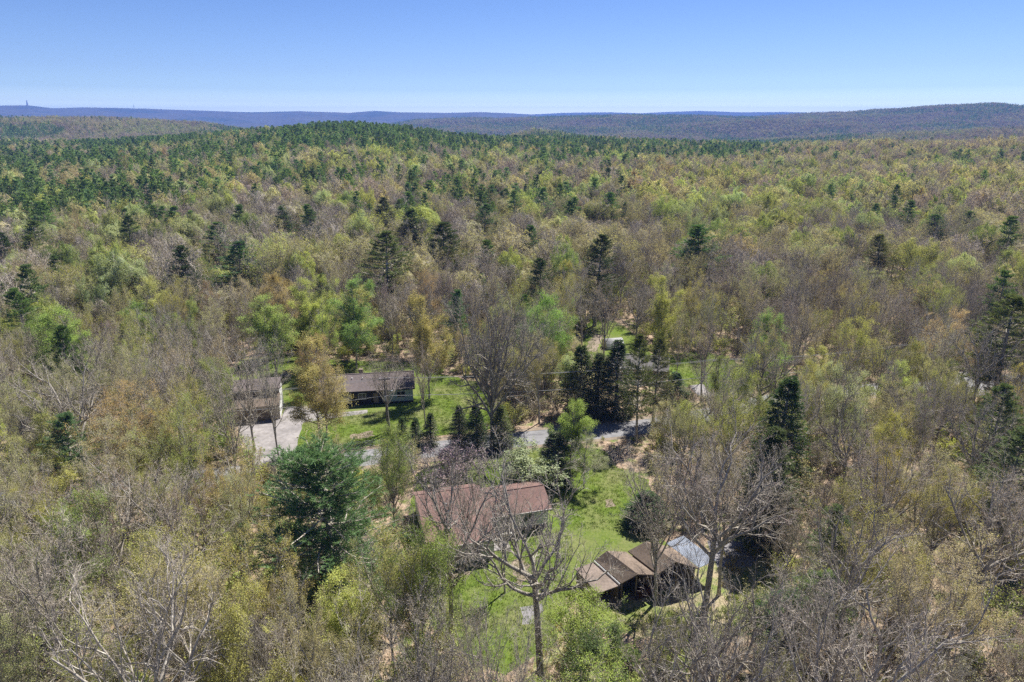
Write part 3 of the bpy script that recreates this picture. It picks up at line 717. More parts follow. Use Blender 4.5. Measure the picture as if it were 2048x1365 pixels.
def ribbons(pts, w, rng):
    N, K1, _ = pts.shape; t = nrm(pts[:, -1]-pts[:, 0]); p = perp(t, rng)[:, None]
    ww = np.linspace(1, .35, K1)[None, :, None]*w
    V = np.stack([pts-p*ww, pts+p*ww], 2).reshape(-1, 3)
    n, k = np.meshgrid(np.arange(N), np.arange(K1-1), indexing='ij'); b = n*K1*2+k*2
    return V, np.stack([b, b+1, b+3, b+2], -1).reshape(-1, 4)
def leaves(Cn, s, rng, up=.5, asp=.75):
    N = len(Cn); nn = rng.normal(size=(N, 3)); nn[:, 2] = np.abs(nn[:, 2])+up; nn = nrm(nn); a = perp(nn, rng); b = np.cross(nn, a)
    s = (s*rng.uniform(.6, 1.35, N))[:, None]*.5
    V = np.stack([Cn-a*s, Cn-b*s*asp, Cn+a*s, Cn+b*s*asp], 1).reshape(-1, 3)
    return V, np.arange(N*4).reshape(-1, 4)
def blades(P, D, ln, w, rng):
    N = len(P); p = perp(D, rng); l = (ln*rng.uniform(.7, 1.25, N))[:, None]
    V = np.stack([P-p*w*.5, P+p*w*.5, P+D*l+p*w*.12, P+D*l-p*w*.12], 1).reshape(-1, 3)
    return V, np.arange(N*4).reshape(-1, 4)
class Geo:
    def __init__(s): s.parts = {0: [], 1: [], 2: []}; s.n = {0: 0, 1: 0, 2: 0}
    def add(s, k, VQ):
        V, Q = VQ; s.parts[k].append((V, Q+s.n[k])); s.n[k] += len(V)
    def get(s, k):
        if not s.parts[k]: return np.zeros((0, 3)), np.zeros((0, 4), int)
        return np.concatenate([a for a, b in s.parts[k]]), np.concatenate([b for a, b in s.parts[k]])
def dome(g, zc=.58, pw=.3, rad=80):
    """pull stray twigs in to a rounded crown outline"""
    A = np.concatenate([g.get(k)[0] for k in (1, 2) if len(g.get(k)[0])]); top = np.percentile(A[:, 2], 96); c = top*zc; hz = top-c
    cx, cy_ = A[:, 0].mean(), A[:, 1].mean(); Rr = np.percentile(np.hypot(A[:, 0]-cx, A[:, 1]-cy_), rad)
    for k in g.parts:
        for V, Q in g.parts[k]:
            dx, dy, dz = V[:, 0]-cx, V[:, 1]-cy_, V[:, 2]-c
            an = np.arctan2(dy, dx); lump = .68+.72*vnoise(np.cos(an)*1.7+9+dz*.16, np.sin(an)*1.7+5+dz*.11, int(Rr*977) % 91)
            q = ((dx*dx+dy*dy)/Rr**2+np.where(dz > 0, (dz/hz)**2, 0))/lump**2; f = np.where(q > 1, q**-pw, 1.)
            V[:, 0] = cx+dx*f; V[:, 1] = cy_+dy*f; V[:, 2] = np.where(dz > 0, c+dz*f, V[:, 2])
    return g
# style -> parameters.  ns: children per level; rat: length ratio; ang: angles (deg)
def broadleaf(seed, Ht=20, trunk=.5, r0=.3, spread=1., n1=8, t1=(.5, 1), a1=(25, 60), l1=.5, ns=(7, 6, 6, 4), rat=(.55, .5, .5, .5), wob=.16, trop=.07,
              leaf=0, lsize=.16, lspread=.25, twigw=.0115, twigseg=2, wood_levels=3, minleaf=0, S=(8, 6, 4, 3), lean=0., shell=0.):
    rng = np.random.default_rng(seed); g = Geo()
    P = np.zeros((1, 3)); D = nrm(np.array([[lean*rng.normal(), lean*rng.normal(), 1.]]))
    pts = grow(P, D, np.array([Ht*trunk]), 7, .035, .05, rng); pts[0, 0, 2] = -.3
    rad = np.linspace(r0, r0*.62, 8)[None]; rad[0, 0] *= 1.35
    g.add(0, tubes(pts, rad, S[0]))
    # limbs
    t = np.sort(rng.uniform(*t1, (1, n1)), 1); t[0, -2:] = (.97, .995)
    p, d = sample(pts, t); p = p[0]; d = d[0]
    azs = np.arange(n1)*2.399+rng.uniform(0, 6.28); ang = np.radians(rng.uniform(a1[0], a1[1], n1)); ang[-1] *= .35
    ang *= np.interp(t[0], [t1[0], 1], [1.12, .75])
    dd = np.stack([np.cos(azs)*np.sin(ang)*spread, np.sin(azs)*np.sin(ang)*spread, np.cos(ang)], -1); dd = nrm(dd)
    L = Ht*l1*rng.uniform(.8, 1.15, n1)*np.interp(t[0], [t1[0], (t1[0]+1)/2, 1], [.8, 1.05, .95])
    r = np.interp(t[0], [0, 1], [r0*.6, r0*.52])*rng.uniform(.75, 1.05, n1)
    cur = grow(p, dd, L, 6, wob, trop*1.3, rng); rr = r[:, None]*np.linspace(1, .3, 7)[None]
    g.add(0, tubes(cur, rr, S[1]))
    for lv, (n, ra) in enumerate(zip(ns, rat)):
        N = len(cur); last = lv == len(ns)-1
        t = np.linspace(.22 if lv < 2 else .12, .98, n)[None]+rng.uniform(-.07, .07, (N, n)); t = np.clip(t, .1, .99)
        p, d = sample(cur, t); K = rr.shape[1]-1
        pr = np.take_along_axis(rr, np.clip((t*K).astype(int), 0, K), 1)
        Lp = np.linalg.norm(cur[:, 1:]-cur[:, :-1], axis=-1).sum(1)
        ln = (Lp[:, None]*ra*rng.uniform(.65, 1.2, (N, n))*np.interp(t, [0, .5, 1], [1.1, 1., .65])).ravel()
        p = p.reshape(-1, 3); d = d.reshape(-1, 3)
        a = np.radians(rng.uniform(24, 58, len(p)))[:, None]; q = perp(d, rng); q[:, 2] += .12
        dd = nrm(d*np.cos(a)+q*np.sin(a))
        r = np.minimum(pr.ravel()*.66, .025+ln*.026)
        if last:
            seg = grow(p, dd, ln, twigseg, .14, .03, rng); g.add(1, ribbons(seg, twigw, rng)); tip = seg
        else:
            K = 4 if lv < 2 else 3
            seg = grow(p, dd, ln, K, wob*1.05, trop, rng); rr = np.maximum(r[:, None]*np.linspace(1, .35, K+1)[None], twigw*.8)
            g.add(0 if lv+1 < wood_levels else 1, tubes(seg, rr, S[min(lv+2, 3)])); tip = None
        cur = seg
        if last: pass
    if leaf:
        n = len(cur); m = int(leaf*n); idx = rng.integers(0, n, m)
        if shell: # leaves in clumps: keep only the branches whose own noise says so
            key = vnoise(cur[:, 0, 0]*.5+seed, cur[:, 0, 1]*.5+cur[:, 0, 2]*.5, seed); idx = idx[key[idx] > shell]
        tt = rng.uniform(.3, 1.05, len(idx)); a = cur[idx, 0]; b = cur[idx, -1]
        c = a+(b-a)*tt[:, None]+rng.normal(size=(len(idx), 3))*lspread*.5
        g.add(2, leaves(c, lsize, rng))
    return g
def pine(seed, Ht=22, base=.25, width=4.2, nw=24, per=6, n2=9, nb=14, blen=.3, bw=.035, droop=.0, r0=.3, sub=1, irregular=.35, conic=.75, upturn=.06, tip=.5, S=(8, 4), flat=1.):
    rng = np.random.default_rng(seed); g = Geo()
    tr = grow(np.zeros((1, 3)), np.array([[0, 0, 1.]]), np.array([Ht*.985]), 10, .008, .02, rng); tr[0, 0, 2] = -.3
    g.add(0, tubes(tr, np.linspace(r0, .03, 11)[None]*np.array([1.3]+[1]*10)[None], S[0]))
    z = np.repeat(np.linspace(base, .985, nw), per)+rng.uniform(-.012, .012, nw*per); z = np.clip(z, base, .995); t = z[None]
    p, _ = sample(tr, t); p = p[0]; N = len(z)
    f = (1-z)/(1-base)                                      # 1 at the base, 0 at the top
    env = np.power(f, conic)*(1-.45*np.clip((f-.72)/.28, 0, 1))
    L = width*(env*rng.uniform(1-irregular, 1+irregular*.55, N))+.35
    a = rng.uniform(0, 6.283, N); up = np.interp(f, [0, .4, 1], [.9, .25, .02-droop])-droop*.6
    d = nrm(np.stack([np.cos(a), np.sin(a), up], -1))
    br = grow(p, d, L, 4, .06, upturn, rng); rr = (.02+.016*L)[:, None]*np.linspace(1, .3, 5)[None]
    g.add(0, tubes(br, rr, S[1]))
    t2 = np.linspace(.22, .99, n2)[None]+rng.uniform(-.05, .05, (N, n2)); t2 = np.clip(t2, .12, .995)
    p2, d2 = sample(br, t2); l2 = (L[:, None]*.36*np.interp(t2, [0, .35, 1], [.7, 1, .45])*rng.uniform(.6, 1.2, t2.shape)+.12).ravel()
    p2 = p2.reshape(-1, 3); d2 = d2.reshape(-1, 3); side = perp(d2, rng); side[:, 2] *= .35*flat; side[:, 2] += .12-droop*.9
    dd = nrm(d2*.75+nrm(side)*.9)
    seg = grow(p2, dd, l2, 2, .1, .04-droop*.1, rng); g.add(1, ribbons(seg, .016, rng))
    idx = np.repeat(np.arange(len(seg)), nb); tt = np.power(rng.uniform(0, 1, len(idx)), tip)
    c, ax = sample(seg, rng.uniform(0, 1, (len(seg), 1))); q = seg[idx, 0]+(seg[idx, -1]-seg[idx, 0])*tt[:, None]
    axis = nrm(seg[idx, -1]-seg[idx, 0]); dirn = nrm(axis*.8+rng.normal(size=(len(idx), 3))*.55*np.array([1, 1, .5+.5*flat])+np.array([0, 0, .18-droop*.5]))
    g.add(2, blades(q+rng.normal(size=q.shape)*.03, dirn, blen, bw, rng))
    return g
def dims(g):
    V = np.concatenate([g.get(k)[0] for k in (0, 1, 2) if len(g.get(k)[0])])
    r = np.percentile(np.hypot(V[:, 0], V[:, 1]), 97); return float(np.percentile(V[:, 2], 99.7)), float(r*2)
TEMPL = {}
def near_template(key, g, fmat, bark='bark'):
    """two meshes: trunk (with its limbs) and crown (twigs and foliage)"""
    V, Q = g.get(0); me1 = mesh_from(key+'_trunk', V, Q, None, [M[bark]], smooth_q=np.ones(len(Q), bool))
    V1, Q1 = g.get(1); V2, Q2 = g.get(2)
    V = np.concatenate([V1, V2]); Q = np.concatenate([Q1, Q2+len(V1)]).astype(int)
    mi = np.concatenate([np.zeros(len(Q1), int), np.ones(len(Q2), int)])
    me2 = mesh_from(key+'_crown', V, Q, None, [M['twig'], M[fmat]], mi_q=mi, smooth_q=np.zeros(len(Q), bool))
    TEMPL[key] = (me1, me2)+dims(g)
def far_template(key, g, fmat, bark='bark'):
    parts = [g.get(k) for k in (0, 1, 2)]; V = np.concatenate([p[0] for p in parts]); o = 0; Q = []; mi = []
    for k, (v, q) in enumerate(parts): Q.append(q+o); o += len(v); mi += [k]*len(q)
    me = mesh_from(key, V, np.concatenate(Q).astype(int), None, [M[bark], M['twig'], M[fmat]], mi_q=np.array(mi), smooth_q=np.zeros(len(mi), bool))
    TEMPL[key] = (me,)+dims(g)
OAK = dict(trunk=.52, r0=.40, n1=8, t1=(.70, 1), a1=(38, 82), l1=.50, ns=(6, 5, 5, 4), rat=(.52, .5, .5, .55), wob=.22, trop=.085)
VASE = dict(trunk=.50, r0=.24, n1=8, t1=(.45, 1), a1=(18, 52), l1=.52, ns=(6, 5, 5, 4), rat=(.5, .5, .5, .55), wob=.13, trop=.09)
ROUND = dict(trunk=.62, r0=.2, n1=13, t1=(.3, 1), a1=(38, 66), l1=.36, ns=(6, 5, 4, 3), rat=(.55, .52, .5, .55), wob=.13, trop=.07)
RND2 = dict(trunk=.48, r0=.2, n1=12, t1=(.45, 1), a1=(22, 62), l1=.44, ns=(6, 5, 4, 3), rat=(.55, .52, .5, .55), wob=.13, trop=.07)
SLIM = dict(trunk=.8, r0=.15, n1=16, t1=(.25, 1), a1=(30, 50), l1=.24, ns=(5, 5, 4, 3), rat=(.55, .5, .5, .55), wob=.12, trop=.1)
near_template('oak0', broadleaf(14, leaf=.6, lsize=.075, **dict(OAK, trunk=.64, r0=.4, n1=9, t1=(.80, 1), a1=(42, 84), l1=.46, trop=.10)), 'leaf')
for i in (1, 2): near_template('oak%d' % i, broadleaf(11+i, leaf=.8, lsize=.075, **OAK), 'leaf')
for i in range(3): near_template('bare%d' % i, broadleaf(21+i, leaf=1.6, lsize=.075, **VASE), 'leaf')
for i in range(2): near_template('bud%d' % i, broadleaf(31+i, leaf=5, lsize=.105, lspread=.4, **VASE), 'leaf')
near_template('bud2', broadleaf(33, leaf=5, lsize=.105, lspread=.4, **OAK), 'leaf')
for i in range(3): near_template('leafy%d' % i, dome(broadleaf(41+i, leaf=11, lsize=.135, lspread=.6, shell=.40, **(ROUND if i == 1 else RND2)), .55, .22), 'leaf')
for i in range(2): near_template('slim%d' % i, broadleaf(51+i, leaf=8, lsize=.135, lspread=.6, **SLIM), 'leaf')
for i in range(3): near_template('pine%d' % i, pine(61+i, nw=17, per=7, n2=12, nb=19, conic=.62, blen=.34, bw=.045, irregular=.42, flat=.3), 'needle')
near_template('bigpine', pine(65, Ht=22, base=.12, width=6.4, nw=24, per=9, n2=16, nb=26, conic=.30, irregular=.5, blen=.34, bw=.045, flat=.5), 'needle')
for i in range(2): near_template('spruce%d' % i, pine(71+i, Ht=18, base=.04, width=2.6, nw=44, per=7, n2=8, nb=12, blen=.2, bw=.05, droop=.28, irregular=.18, conic=.8, upturn=.01), 'needle')
near_template('giant', broadleaf(91, leaf=.3, lsize=.08, trunk=.36, r0=.5, n1=12, t1=(.5, 1), a1=(12, 48), l1=.66, ns=(7, 6, 5, 4), rat=(.5, .5, .5, .5), wob=.13, trop=.05, twigw=.018), 'leaf')
near_template('bush0', broadleaf(81, Ht=4, trunk=.12, r0=.09, n1=12, t1=(.2, 1), a1=(10, 62), l1=.75, ns=(5, 5, 5), rat=(.55, .5, .5), leaf=9, lsize=.14, lspread=.3, twigw=.012, wood_levels=2), 'leaf')
near_template('bush1', broadleaf(82, Ht=4, trunk=.12, r0=.09, n1=14, t1=(.2, 1), a1=(10, 62), l1=.75, ns=(6, 5, 5), rat=(.55, .5, .5), leaf=1.2, lsize=.1, lspread=.2, twigw=.012, wood_levels=2), 'leaf')
# mid distance (110 - 330 m)
mo = dict(ns=(6, 5, 4), S=(5, 4, 3, 3), wood_levels=2, twigseg=2)
def mk(base, **k): d = dict(base); d.update(mo); d['rat'] = (.55, .55, .6); d.update(k); return d
MID = []
for i in range(3): far_template('f_mid_a%d' % i, dome(broadleaf(111+i, leaf=1.6, lsize=.16, lspread=.4, **mk(VASE, ns=(6, 6, 4), twigw=.034))), 'leaf_i'); MID.append('f_mid_a%d' % i)
for i in range(2): far_template('f_mid_b%d' % i, dome(broadleaf(121+i, leaf=6, lsize=.22, lspread=.6, **mk(VASE, twigw=.03))), 'leaf_i'); MID.append('f_mid_b%d' % i)
for i in range(5): far_template('f_mid_c%d' % i, dome(broadleaf(131+i, leaf=14, lsize=.27, lspread=.7, **mk(RND2, twigw=.03))), 'leaf_i'); MID.append('f_mid_c%d' % i)
for i in range(3): far_template('f_mid_p%d' % i, pine(141+i, nw=14, per=6, n2=8, nb=8, conic=.62, irregular=.45, blen=.55, bw=.13, S=(5, 3), flat=.4), 'needle_i'); MID.append('f_mid_p%d' % i)
# far (330 - 1300 m) and hill side
for i in range(4): far_template('f_far_a%d' % i, dome(broadleaf(151+i, leaf=8, lsize=.38, lspread=.8, **mk(VASE, ns=(6, 5), rat=(.6, .6), twigw=.075, twigseg=1, S=(4, 3, 3, 3)))), 'leaf_i')
for i in range(5): far_template('f_far_c%d' % i, dome(broadleaf(161+i, leaf=13, lsize=.58, lspread=.9, **mk(RND2, ns=(5, 4), rat=(.6, .6), twigw=.07, twigseg=1, S=(4, 3, 3, 3)))), 'leaf_i')
for i in range(4): far_template('f_far_p%d' % i, pine(171+i, nw=11, per=5, n2=4, nb=4, conic=.5, irregular=.5, blen=1.0, bw=.4, S=(4, 3)), 'needle_i')
far_template('f_hill_c', dome(broadleaf(181, leaf=6, lsize=1.15, lspread=1.2, **mk(RND2, n1=10, ns=(5,), rat=(.7,), twigw=.16, twigseg=1, S=(3, 3, 3, 3)))), 'leaf_i')
far_template('f_hill_p', pine(182, nw=8, per=4, n2=2, nb=3, conic=.5, irregular=.5, blen=1.6, bw=.9, S=(3, 3)), 'needle_i')

# foliage colours (what the leaves, buds and twig tips are)
T = dict(grey=(.25, .22, .185), brown=(.26, .21, .155), purple=(.24, .20, .185), khaki=(.275, .26, .135), straw=(.34, .32, .17), olive=(.245, .26, .075), lime=(.26, .295, .095),
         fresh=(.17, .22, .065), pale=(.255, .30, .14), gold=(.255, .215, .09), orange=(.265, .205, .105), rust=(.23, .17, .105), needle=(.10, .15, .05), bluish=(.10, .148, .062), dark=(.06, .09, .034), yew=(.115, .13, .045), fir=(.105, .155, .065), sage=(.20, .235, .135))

# ------------------------------------------------------------------ individual trees
SPEC = []      # (template, x, y, height, crown width or None, tint name, look words, kind)
def at_top(u, v, h, zoff=0): return W(u, v, h)
def T1(key, u, vtop, h, w, tint, look, kind='tree', base=None):
    if base is not None:
        x, y = W(u, base); zc = y*cP+H*sP
        # height from the pixel of the top
        te = math.atan((vtop-682.5)/F)+PITCH; h = H-math.hypot(0, y)*math.tan(te)
    else:
        x, y = W(u, vtop, h)
    SPEC.append(dict(key=key, x=x, y=y, h=h, w=w, tint=tint, look=look, kind=kind, fixed=True))
PN = 'pine'; SPR = 'spruce'
# foreground, bare
T1('oak0', 1085, 884, 26, 16.5, 'grey', 'broad bare oak with pale forked limbs', base=1392)
T1('oak1', 906, 868, 24, 13.5, 'grey', 'tall bare tree with thick dark trunk and pale limbs', base=1312)
T1('bare0', 1312, 862, 22, 12, 'grey', 'tall bare tree with pale lichen-covered limbs', base=1205)
T1('oak2', 1406, 842, 24, 15, 'grey', 'large bare tree with wide crooked grey limbs', base=1240)
T1('oak1', 235, 1085, 25, 15, 'grey', 'big bare tree with bright forked limbs and thin upper twigs')
T1('bare1', 850, 1150, 24, 12, 'grey', 'bare many-limbed tree with arching branches')
T1('bare2', 1000, 1180, 23, 8, 'grey', 'thin straight bare tree left of the broad bare oak')
T1('bare2', 1010, 975, 17, 7, 'grey', 'thin bare tree rising before the roof of the low red-brown roofed house', base=1185)
T1('bare2', 968, 1210, 24, 8, 'brown', 'slender bare tree with upright branches')
T1('oak0', 1500, 1090, 24, 14, 'grey', 'wide bare tree with pale spreading limbs')
T1('oak2', 1660, 970, 21, 11, 'brown', 'bare brown tree with low fork', base=1335)
T1('bare1', 1738, 840, 20, 12, 'purple', 'bare purplish tree with a thick V-shaped fork', base=1160)
T1('oak1', 1930, 930, 22, 15, 'brown', 'bare tree with Y-shaped grey fork', base=1290)
T1('oak2', 1770, 1130, 25, 14, 'grey', 'bare grey tree with long horizontal limbs')
T1('oak0', 1360, 1135, 24, 13, 'brown', 'bare brownish tree with long drooping limbs')
T1('bare2', 60, 1010, 22, 12, 'grey', 'bare grey tree with several upright dark stems')
T1('bare0', 330, 905, 20, 12, 'grey', 'bare grey tree with leaning double trunk')
T1('bare1', 180, 900, 20, 13, 'brown', 'bare brown-grey tree with dark trunk')
T1('oak2', 120, 700, 21, 15, 'grey', 'bare pale-twigged spreading tree')
T1('oak1', 330, 680, 20, 13, 'grey', 'bare tree with crooked pale limbs')
T1('bare0', 510, 660, 21, 12, 'purple', 'bare purplish tree with curved dark limbs', base=905)
T1('bare2', 560, 655, 20, 9, 'grey', 'bare tree with dark twisting fork', base=935)
T1('bare2', 440, 735, 20, 11, 'grey', 'bare grey tree with tangled twigs')
T1('giant', 985, 575, 24, 17, 'grey', 'huge bare tree with silvery limbs', base=897)
T1('bare1', 780, 690, 19, 9, 'grey', 'bare crooked tree', base=862)
T1('bare0', 852, 665, 18, 7, 'grey', 'thin bare tree with pale fork', base=858)
T1('bare1', 1475, 860, 20, 13, 'grey', 'bare grey tree with dense fine twigs')
T1('bare2', 930, 925, 14, 8, 'purple', 'low bare tree with fine purplish twigs')
T1('bush1', 905, 893, 6, 12, 'purple', 'broad purplish bare thicket bush', 'shrub'); SPEC[-1]['kind'] = 'shrub'
T1('bare0', 1215, 545, 20, 11, 'brown', 'bare brown-twigged tree')
T1('bare1', 1620, 415, 20, 12, 'purple', 'bare purplish round-headed tree')
T1('bare2', 1690, 425, 20, 12, 'purple', 'bare grey-purple fan-shaped tree')
T1('oak2', 1545, 640, 21, 12, 'grey', 'bare dark-limbed tree')
T1('bare0', 1060, 600, 21, 11, 'grey', 'bare grey tree behind the road')
T1('slim0', 640, 680, 17, 10, 'gold', 'thinly leafed golden-brown tree', base=900)
T1('bud0', 655, 715, 15, 8, 'khaki', 'budding tree with many upright stems', base=905)
T1('oak1', 1270, 560, 22, 11, 'khaki', 'tall tree with tan buds', base=706)
T1('bare2', 1408, 575, 22, 7, 'khaki', 'tall straight tree beside the far driveway', base=762)
T1('bud1', 1350, 600, 20, 6, 'khaki', 'slim budding tree on the far lawn', base=775)
# coloured broadleaves
T1('bud0', 225, 775, 18, 14, 'gold', 'wide orange-gold leafed tree')
T1('bud1', 290, 800, 17, 11, 'gold', 'orange-gold leafed tree with olive underside')
T1('bud2', 455, 868, 18, 12, 'gold', 'golden-green round tree')
T1('bud2', 385, 935, 16, 7, 'rust', 'rusty-orange sparse tree')
T1('leafy2', 790, 850, 15, 6.5, 'fresh', 'fresh green leafy maple', base=1080)
T1('leafy0', 768, 1050, 17, 9.5, 'olive', 'yellow-green leafy tree')
T1('slim1', 1140, 800, 13, 6, 'fresh', 'bright green upright tree', base=950)
T1('leafy1', 1172, 868, 8.5, 6.5, 'sage', 'pale silvery green round tree')
T1('bush0', 1050, 900, 6, 10, 'sage', 'pale green feathery bush', 'shrub'); SPEC[-1]['kind'] = 'shrub'
T1('leafy1', 1150, 512, 18, 10, 'lime', 'bright light green willow-like tree')
T1('leafy0', 1735, 636, 17, 9.5, 'lime', 'vivid lime-green tree')
T1('slim0', 1535, 628, 18, 9, 'fresh', 'green-tufted slender tree')
T1('bud2', 1880, 692, 15, 8, 'straw', 'cream-flowering light tree')
T1('leafy2', 1835, 680, 14, 6, 'gold', 'small golden-green tree')
T1('slim1', 1795, 722, 13, 6, 'lime', 'small bright green tree')
T1('leafy0', 1378, 806, 8, 5.5, 'olive', 'vivid yellow-green bushy tree')
T1('leafy2', 1335, 800, 9, 5, 'pale', 'pale mint-green tree')
T1('slim0', 1440, 712, 13, 4.2, 'fresh', 'green small-leafed tree')
T1('leafy1', 1700, 720, 16, 11, 'khaki', 'light olive rounded tree')
T1('leafy1', 1590, 745, 14, 8, 'olive', 'yellow-olive tree')
T1('leafy0', 840, 540, 19, 9, 'rust', 'copper-brown leafed tree')
T1('slim0', 850, 590, 20, 9, 'gold', 'bronze-green tall tree')
T1('leafy2', 545, 545, 19, 10, 'gold', 'golden-ochre rounded tree')
T1('slim1', 535, 590, 18, 11, 'fresh', 'soft green tall tree')
T1('slim0', 700, 560, 19, 11, 'fresh', 'fresh green straight-trunked tree')
T1('slim1', 610, 560, 19, 9, 'olive', 'olive-green straight-trunked tree')
T1('leafy1', 640, 600, 16, 8, 'lime', 'light green leafy tree')
T1('bud0', 345, 550, 18, 9, 'lime', 'light green leafing tree')
T1('slim0', 370, 600, 17, 6, 'fresh', 'small dark-stemmed green tree')
T1('leafy2', 410, 562, 15, 5, 'rust', 'small rust-brown tree')
T1('leafy0', 625, 672, 12, 7, 'orange', 'orange-brown low tree')
T1('bud1', 250, 668, 17, 10, 'olive', 'yellow-topped budding tree')
T1('bud0', 1885, 495, 19, 11, 'olive', 'tall green-gold tree')
T1('leafy1', 1905, 610, 17, 12, 'khaki', 'broad khaki-green tree')
T1('bud2', 1070, 575, 18, 12, 'olive', 'olive-gold budding tree')
T1('bud1', 1010, 455, 18, 10, 'orange', 'pinkish-orange budding tree')
T1('leafy1', 75, 940, 17, 10, 'olive', 'olive leafed tree')
T1('bud0', 335, 1075, 19, 12, 'khaki', 'khaki budding tree')
T1('leafy0', 470, 1195, 17, 8, 'olive', 'yellow-green leafy tree')
T1('bud2', 620, 1150, 19, 9, 'khaki', 'tan-budded tree')
T1('bud1', 520, 1040, 18, 10, 'olive', 'olive-gold budding tree with pale bent limb')
T1('leafy2', 1160, 1175, 11, 8.5, 'fresh', 'round fresh green small tree')
T1('bud1', 1760, 1015, 15, 10, 'olive', 'low yellow-green budding tree')
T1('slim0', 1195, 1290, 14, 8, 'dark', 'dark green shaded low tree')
T1('slim1', 1848, 775, 13, 5, 'fresh', 'slender dark-green leafy sapling')
# conifers
LAND = []
def CN(key, u, v, h, w, tint, look, base=None):
    if key.startswith('pine') and v < 600 and 200 < u: LAND.append((u-30, v+8, u+30, v+75, math.hypot(*W(u, v, h))-2))
    if key.startswith('pine') and v < 600: w *= 1.18
    T1(key, u, v, h, w, tint, look, 'pine' if key.startswith(('pine', 'big')) else 'spruce', base)
CN('bigpine', 640, 886, 20, 14.5, 'fir', 'huge bushy white pine with dense blue-green needles')
CN('pine0', 775, 464, 24, 13, 'needle', 'tall dark pine with layered branches', base=648)
CN('pine1', 830, 420, 22, 12, 'dark', 'tall dark pine')
CN('pine2', 885, 443, 22, 12.5, 'dark', 'broad dark pine')
CN('pine0', 467, 483, 20, 12, 'bluish', 'pine with sweeping pale lower branches')
CN('pine1', 425, 446, 20, 11, 'needle', 'dark pine')
CN('pine2', 1410, 450, 23, 13.5, 'bluish', 'large blue-green pine')
CN('pine1', 1196, 470, 23, 9.5, 'dark', 'very dark slim pine with bare lower trunk')
CN('pine0', 1378, 860, 4, 3, 'needle', 'small pine shrub'); SPEC.pop()
CN('spruce0', 1158, 692, 14, 6.6, 'dark', 'leftmost of the tall dark spruces', base=832)
CN('spruce1', 1193, 710, 13, 6.2, 'dark', 'shorter of the tall dark spruces', base=834)
CN('spruce0', 1231, 682, 15, 7, 'dark', 'tallest and darkest of the spruces', base=834)
CN('pine1', 1272, 668, 16, 6, 'yew', 'thin see-through spruce with visible trunk', base=880)
CN('pine2', 1306, 676, 14, 6, 'yew', 'rightmost thin pine-like tree of the spruce row', base=845)
CN('spruce1', 806, 836, 4, 2.4, 'needle', 'smallest young spruce of the roadside row', base=885)
CN('spruce0', 833, 836, 4, 2.6, 'dark', 'young spruce second from left in the roadside row', base=892)
CN('spruce1', 862, 828, 5, 3, 'dark', 'young spruce third from left in the roadside row', base=892)
CN('spruce0', 919, 812, 6, 3.6, 'dark', 'plump young dark spruce left of a gap in the roadside row', base=893)
CN('spruce1', 955, 812, 6, 4, 'dark', 'plump young dark spruce right of its twin in the roadside row', base=897)
CN('spruce0', 1003, 812, 6, 4, 'needle', 'young spruce in front of the huge silvery bare tree', base=897)
CN('spruce1', 1540, 755, 17, 8, 'dark', 'broad very dark spruce', base=1010)
CN('spruce0', 1525, 860, 14, 8, 'dark', 'dark spruce in deep shade', base=1090)
CN('spruce1', 1112, 868, 7, 6, 'dark', 'squat dark spruce', base=965)
CN('spruce0', 1290, 985, 4, 6, 'dark', 'low dark juniper-like conifer', base=1050)
CN('spruce1', 325, 503, 13, 7, 'yew', 'round olive-dark conifer')
CN('pine0', 2040, 590, 22, 11, 'needle', 'big pine at the right edge')
CN('pine2', 2042, 862, 16, 9, 'bluish', 'pine with pale needles')
CN('pine1', 1690, 1015, 11, 6, 'bluish', 'small pale blue-green pine')
CN('pine2', 1640, 1140, 9, 8, 'needle', 'low bushy pine under bare trees')
CN('pine0', 1590, 1185, 8, 8, 'dark', 'low dark conifer under bare branches')
CN('spruce0', 1352, 745, 6, 5.5, 'bluish', 'rounded blue-green conifer bush beside the cottage')
CN('pine0', 1798, 372, 20, 7, 'needle', 'narrow dark pine on bare stems')
CN('pine1', 965, 408, 20, 10, 'bluish', 'pine with open crown')
CN('pine2', 1215, 385, 19, 10, 'needle', 'bright dark-green pine')
CN('pine2', 250, 432, 19, 9, 'dark', 'dark pine standing alone')
CN('pine0', 65, 440, 20, 9, 'needle', 'dark pine')
CN('pine1', 50, 470, 17, 9, 'yew', 'dull olive pine')
CN('pine1', 620, 418, 20, 9, 'bluish', 'open-crowned pine')
CN('pine2', 770, 395, 18, 9, 'dark', 'dark round pine')
CN('pine0', 563, 412, 18, 8, 'bluish', 'medium pine')
CN('pine1', 1770, 470, 18, 9, 'yew', 'dull olive open pine')
CN('pine2', 1880, 430, 17, 11, 'bluish', 'greyish pine with wide crown')
CN('pine0', 1060, 450, 18, 8, 'bluish', 'thin pine')

LAND.append((560, 915, 725, 1110, 57.)); LAND.append((760, 870, 825, 985, 70.))
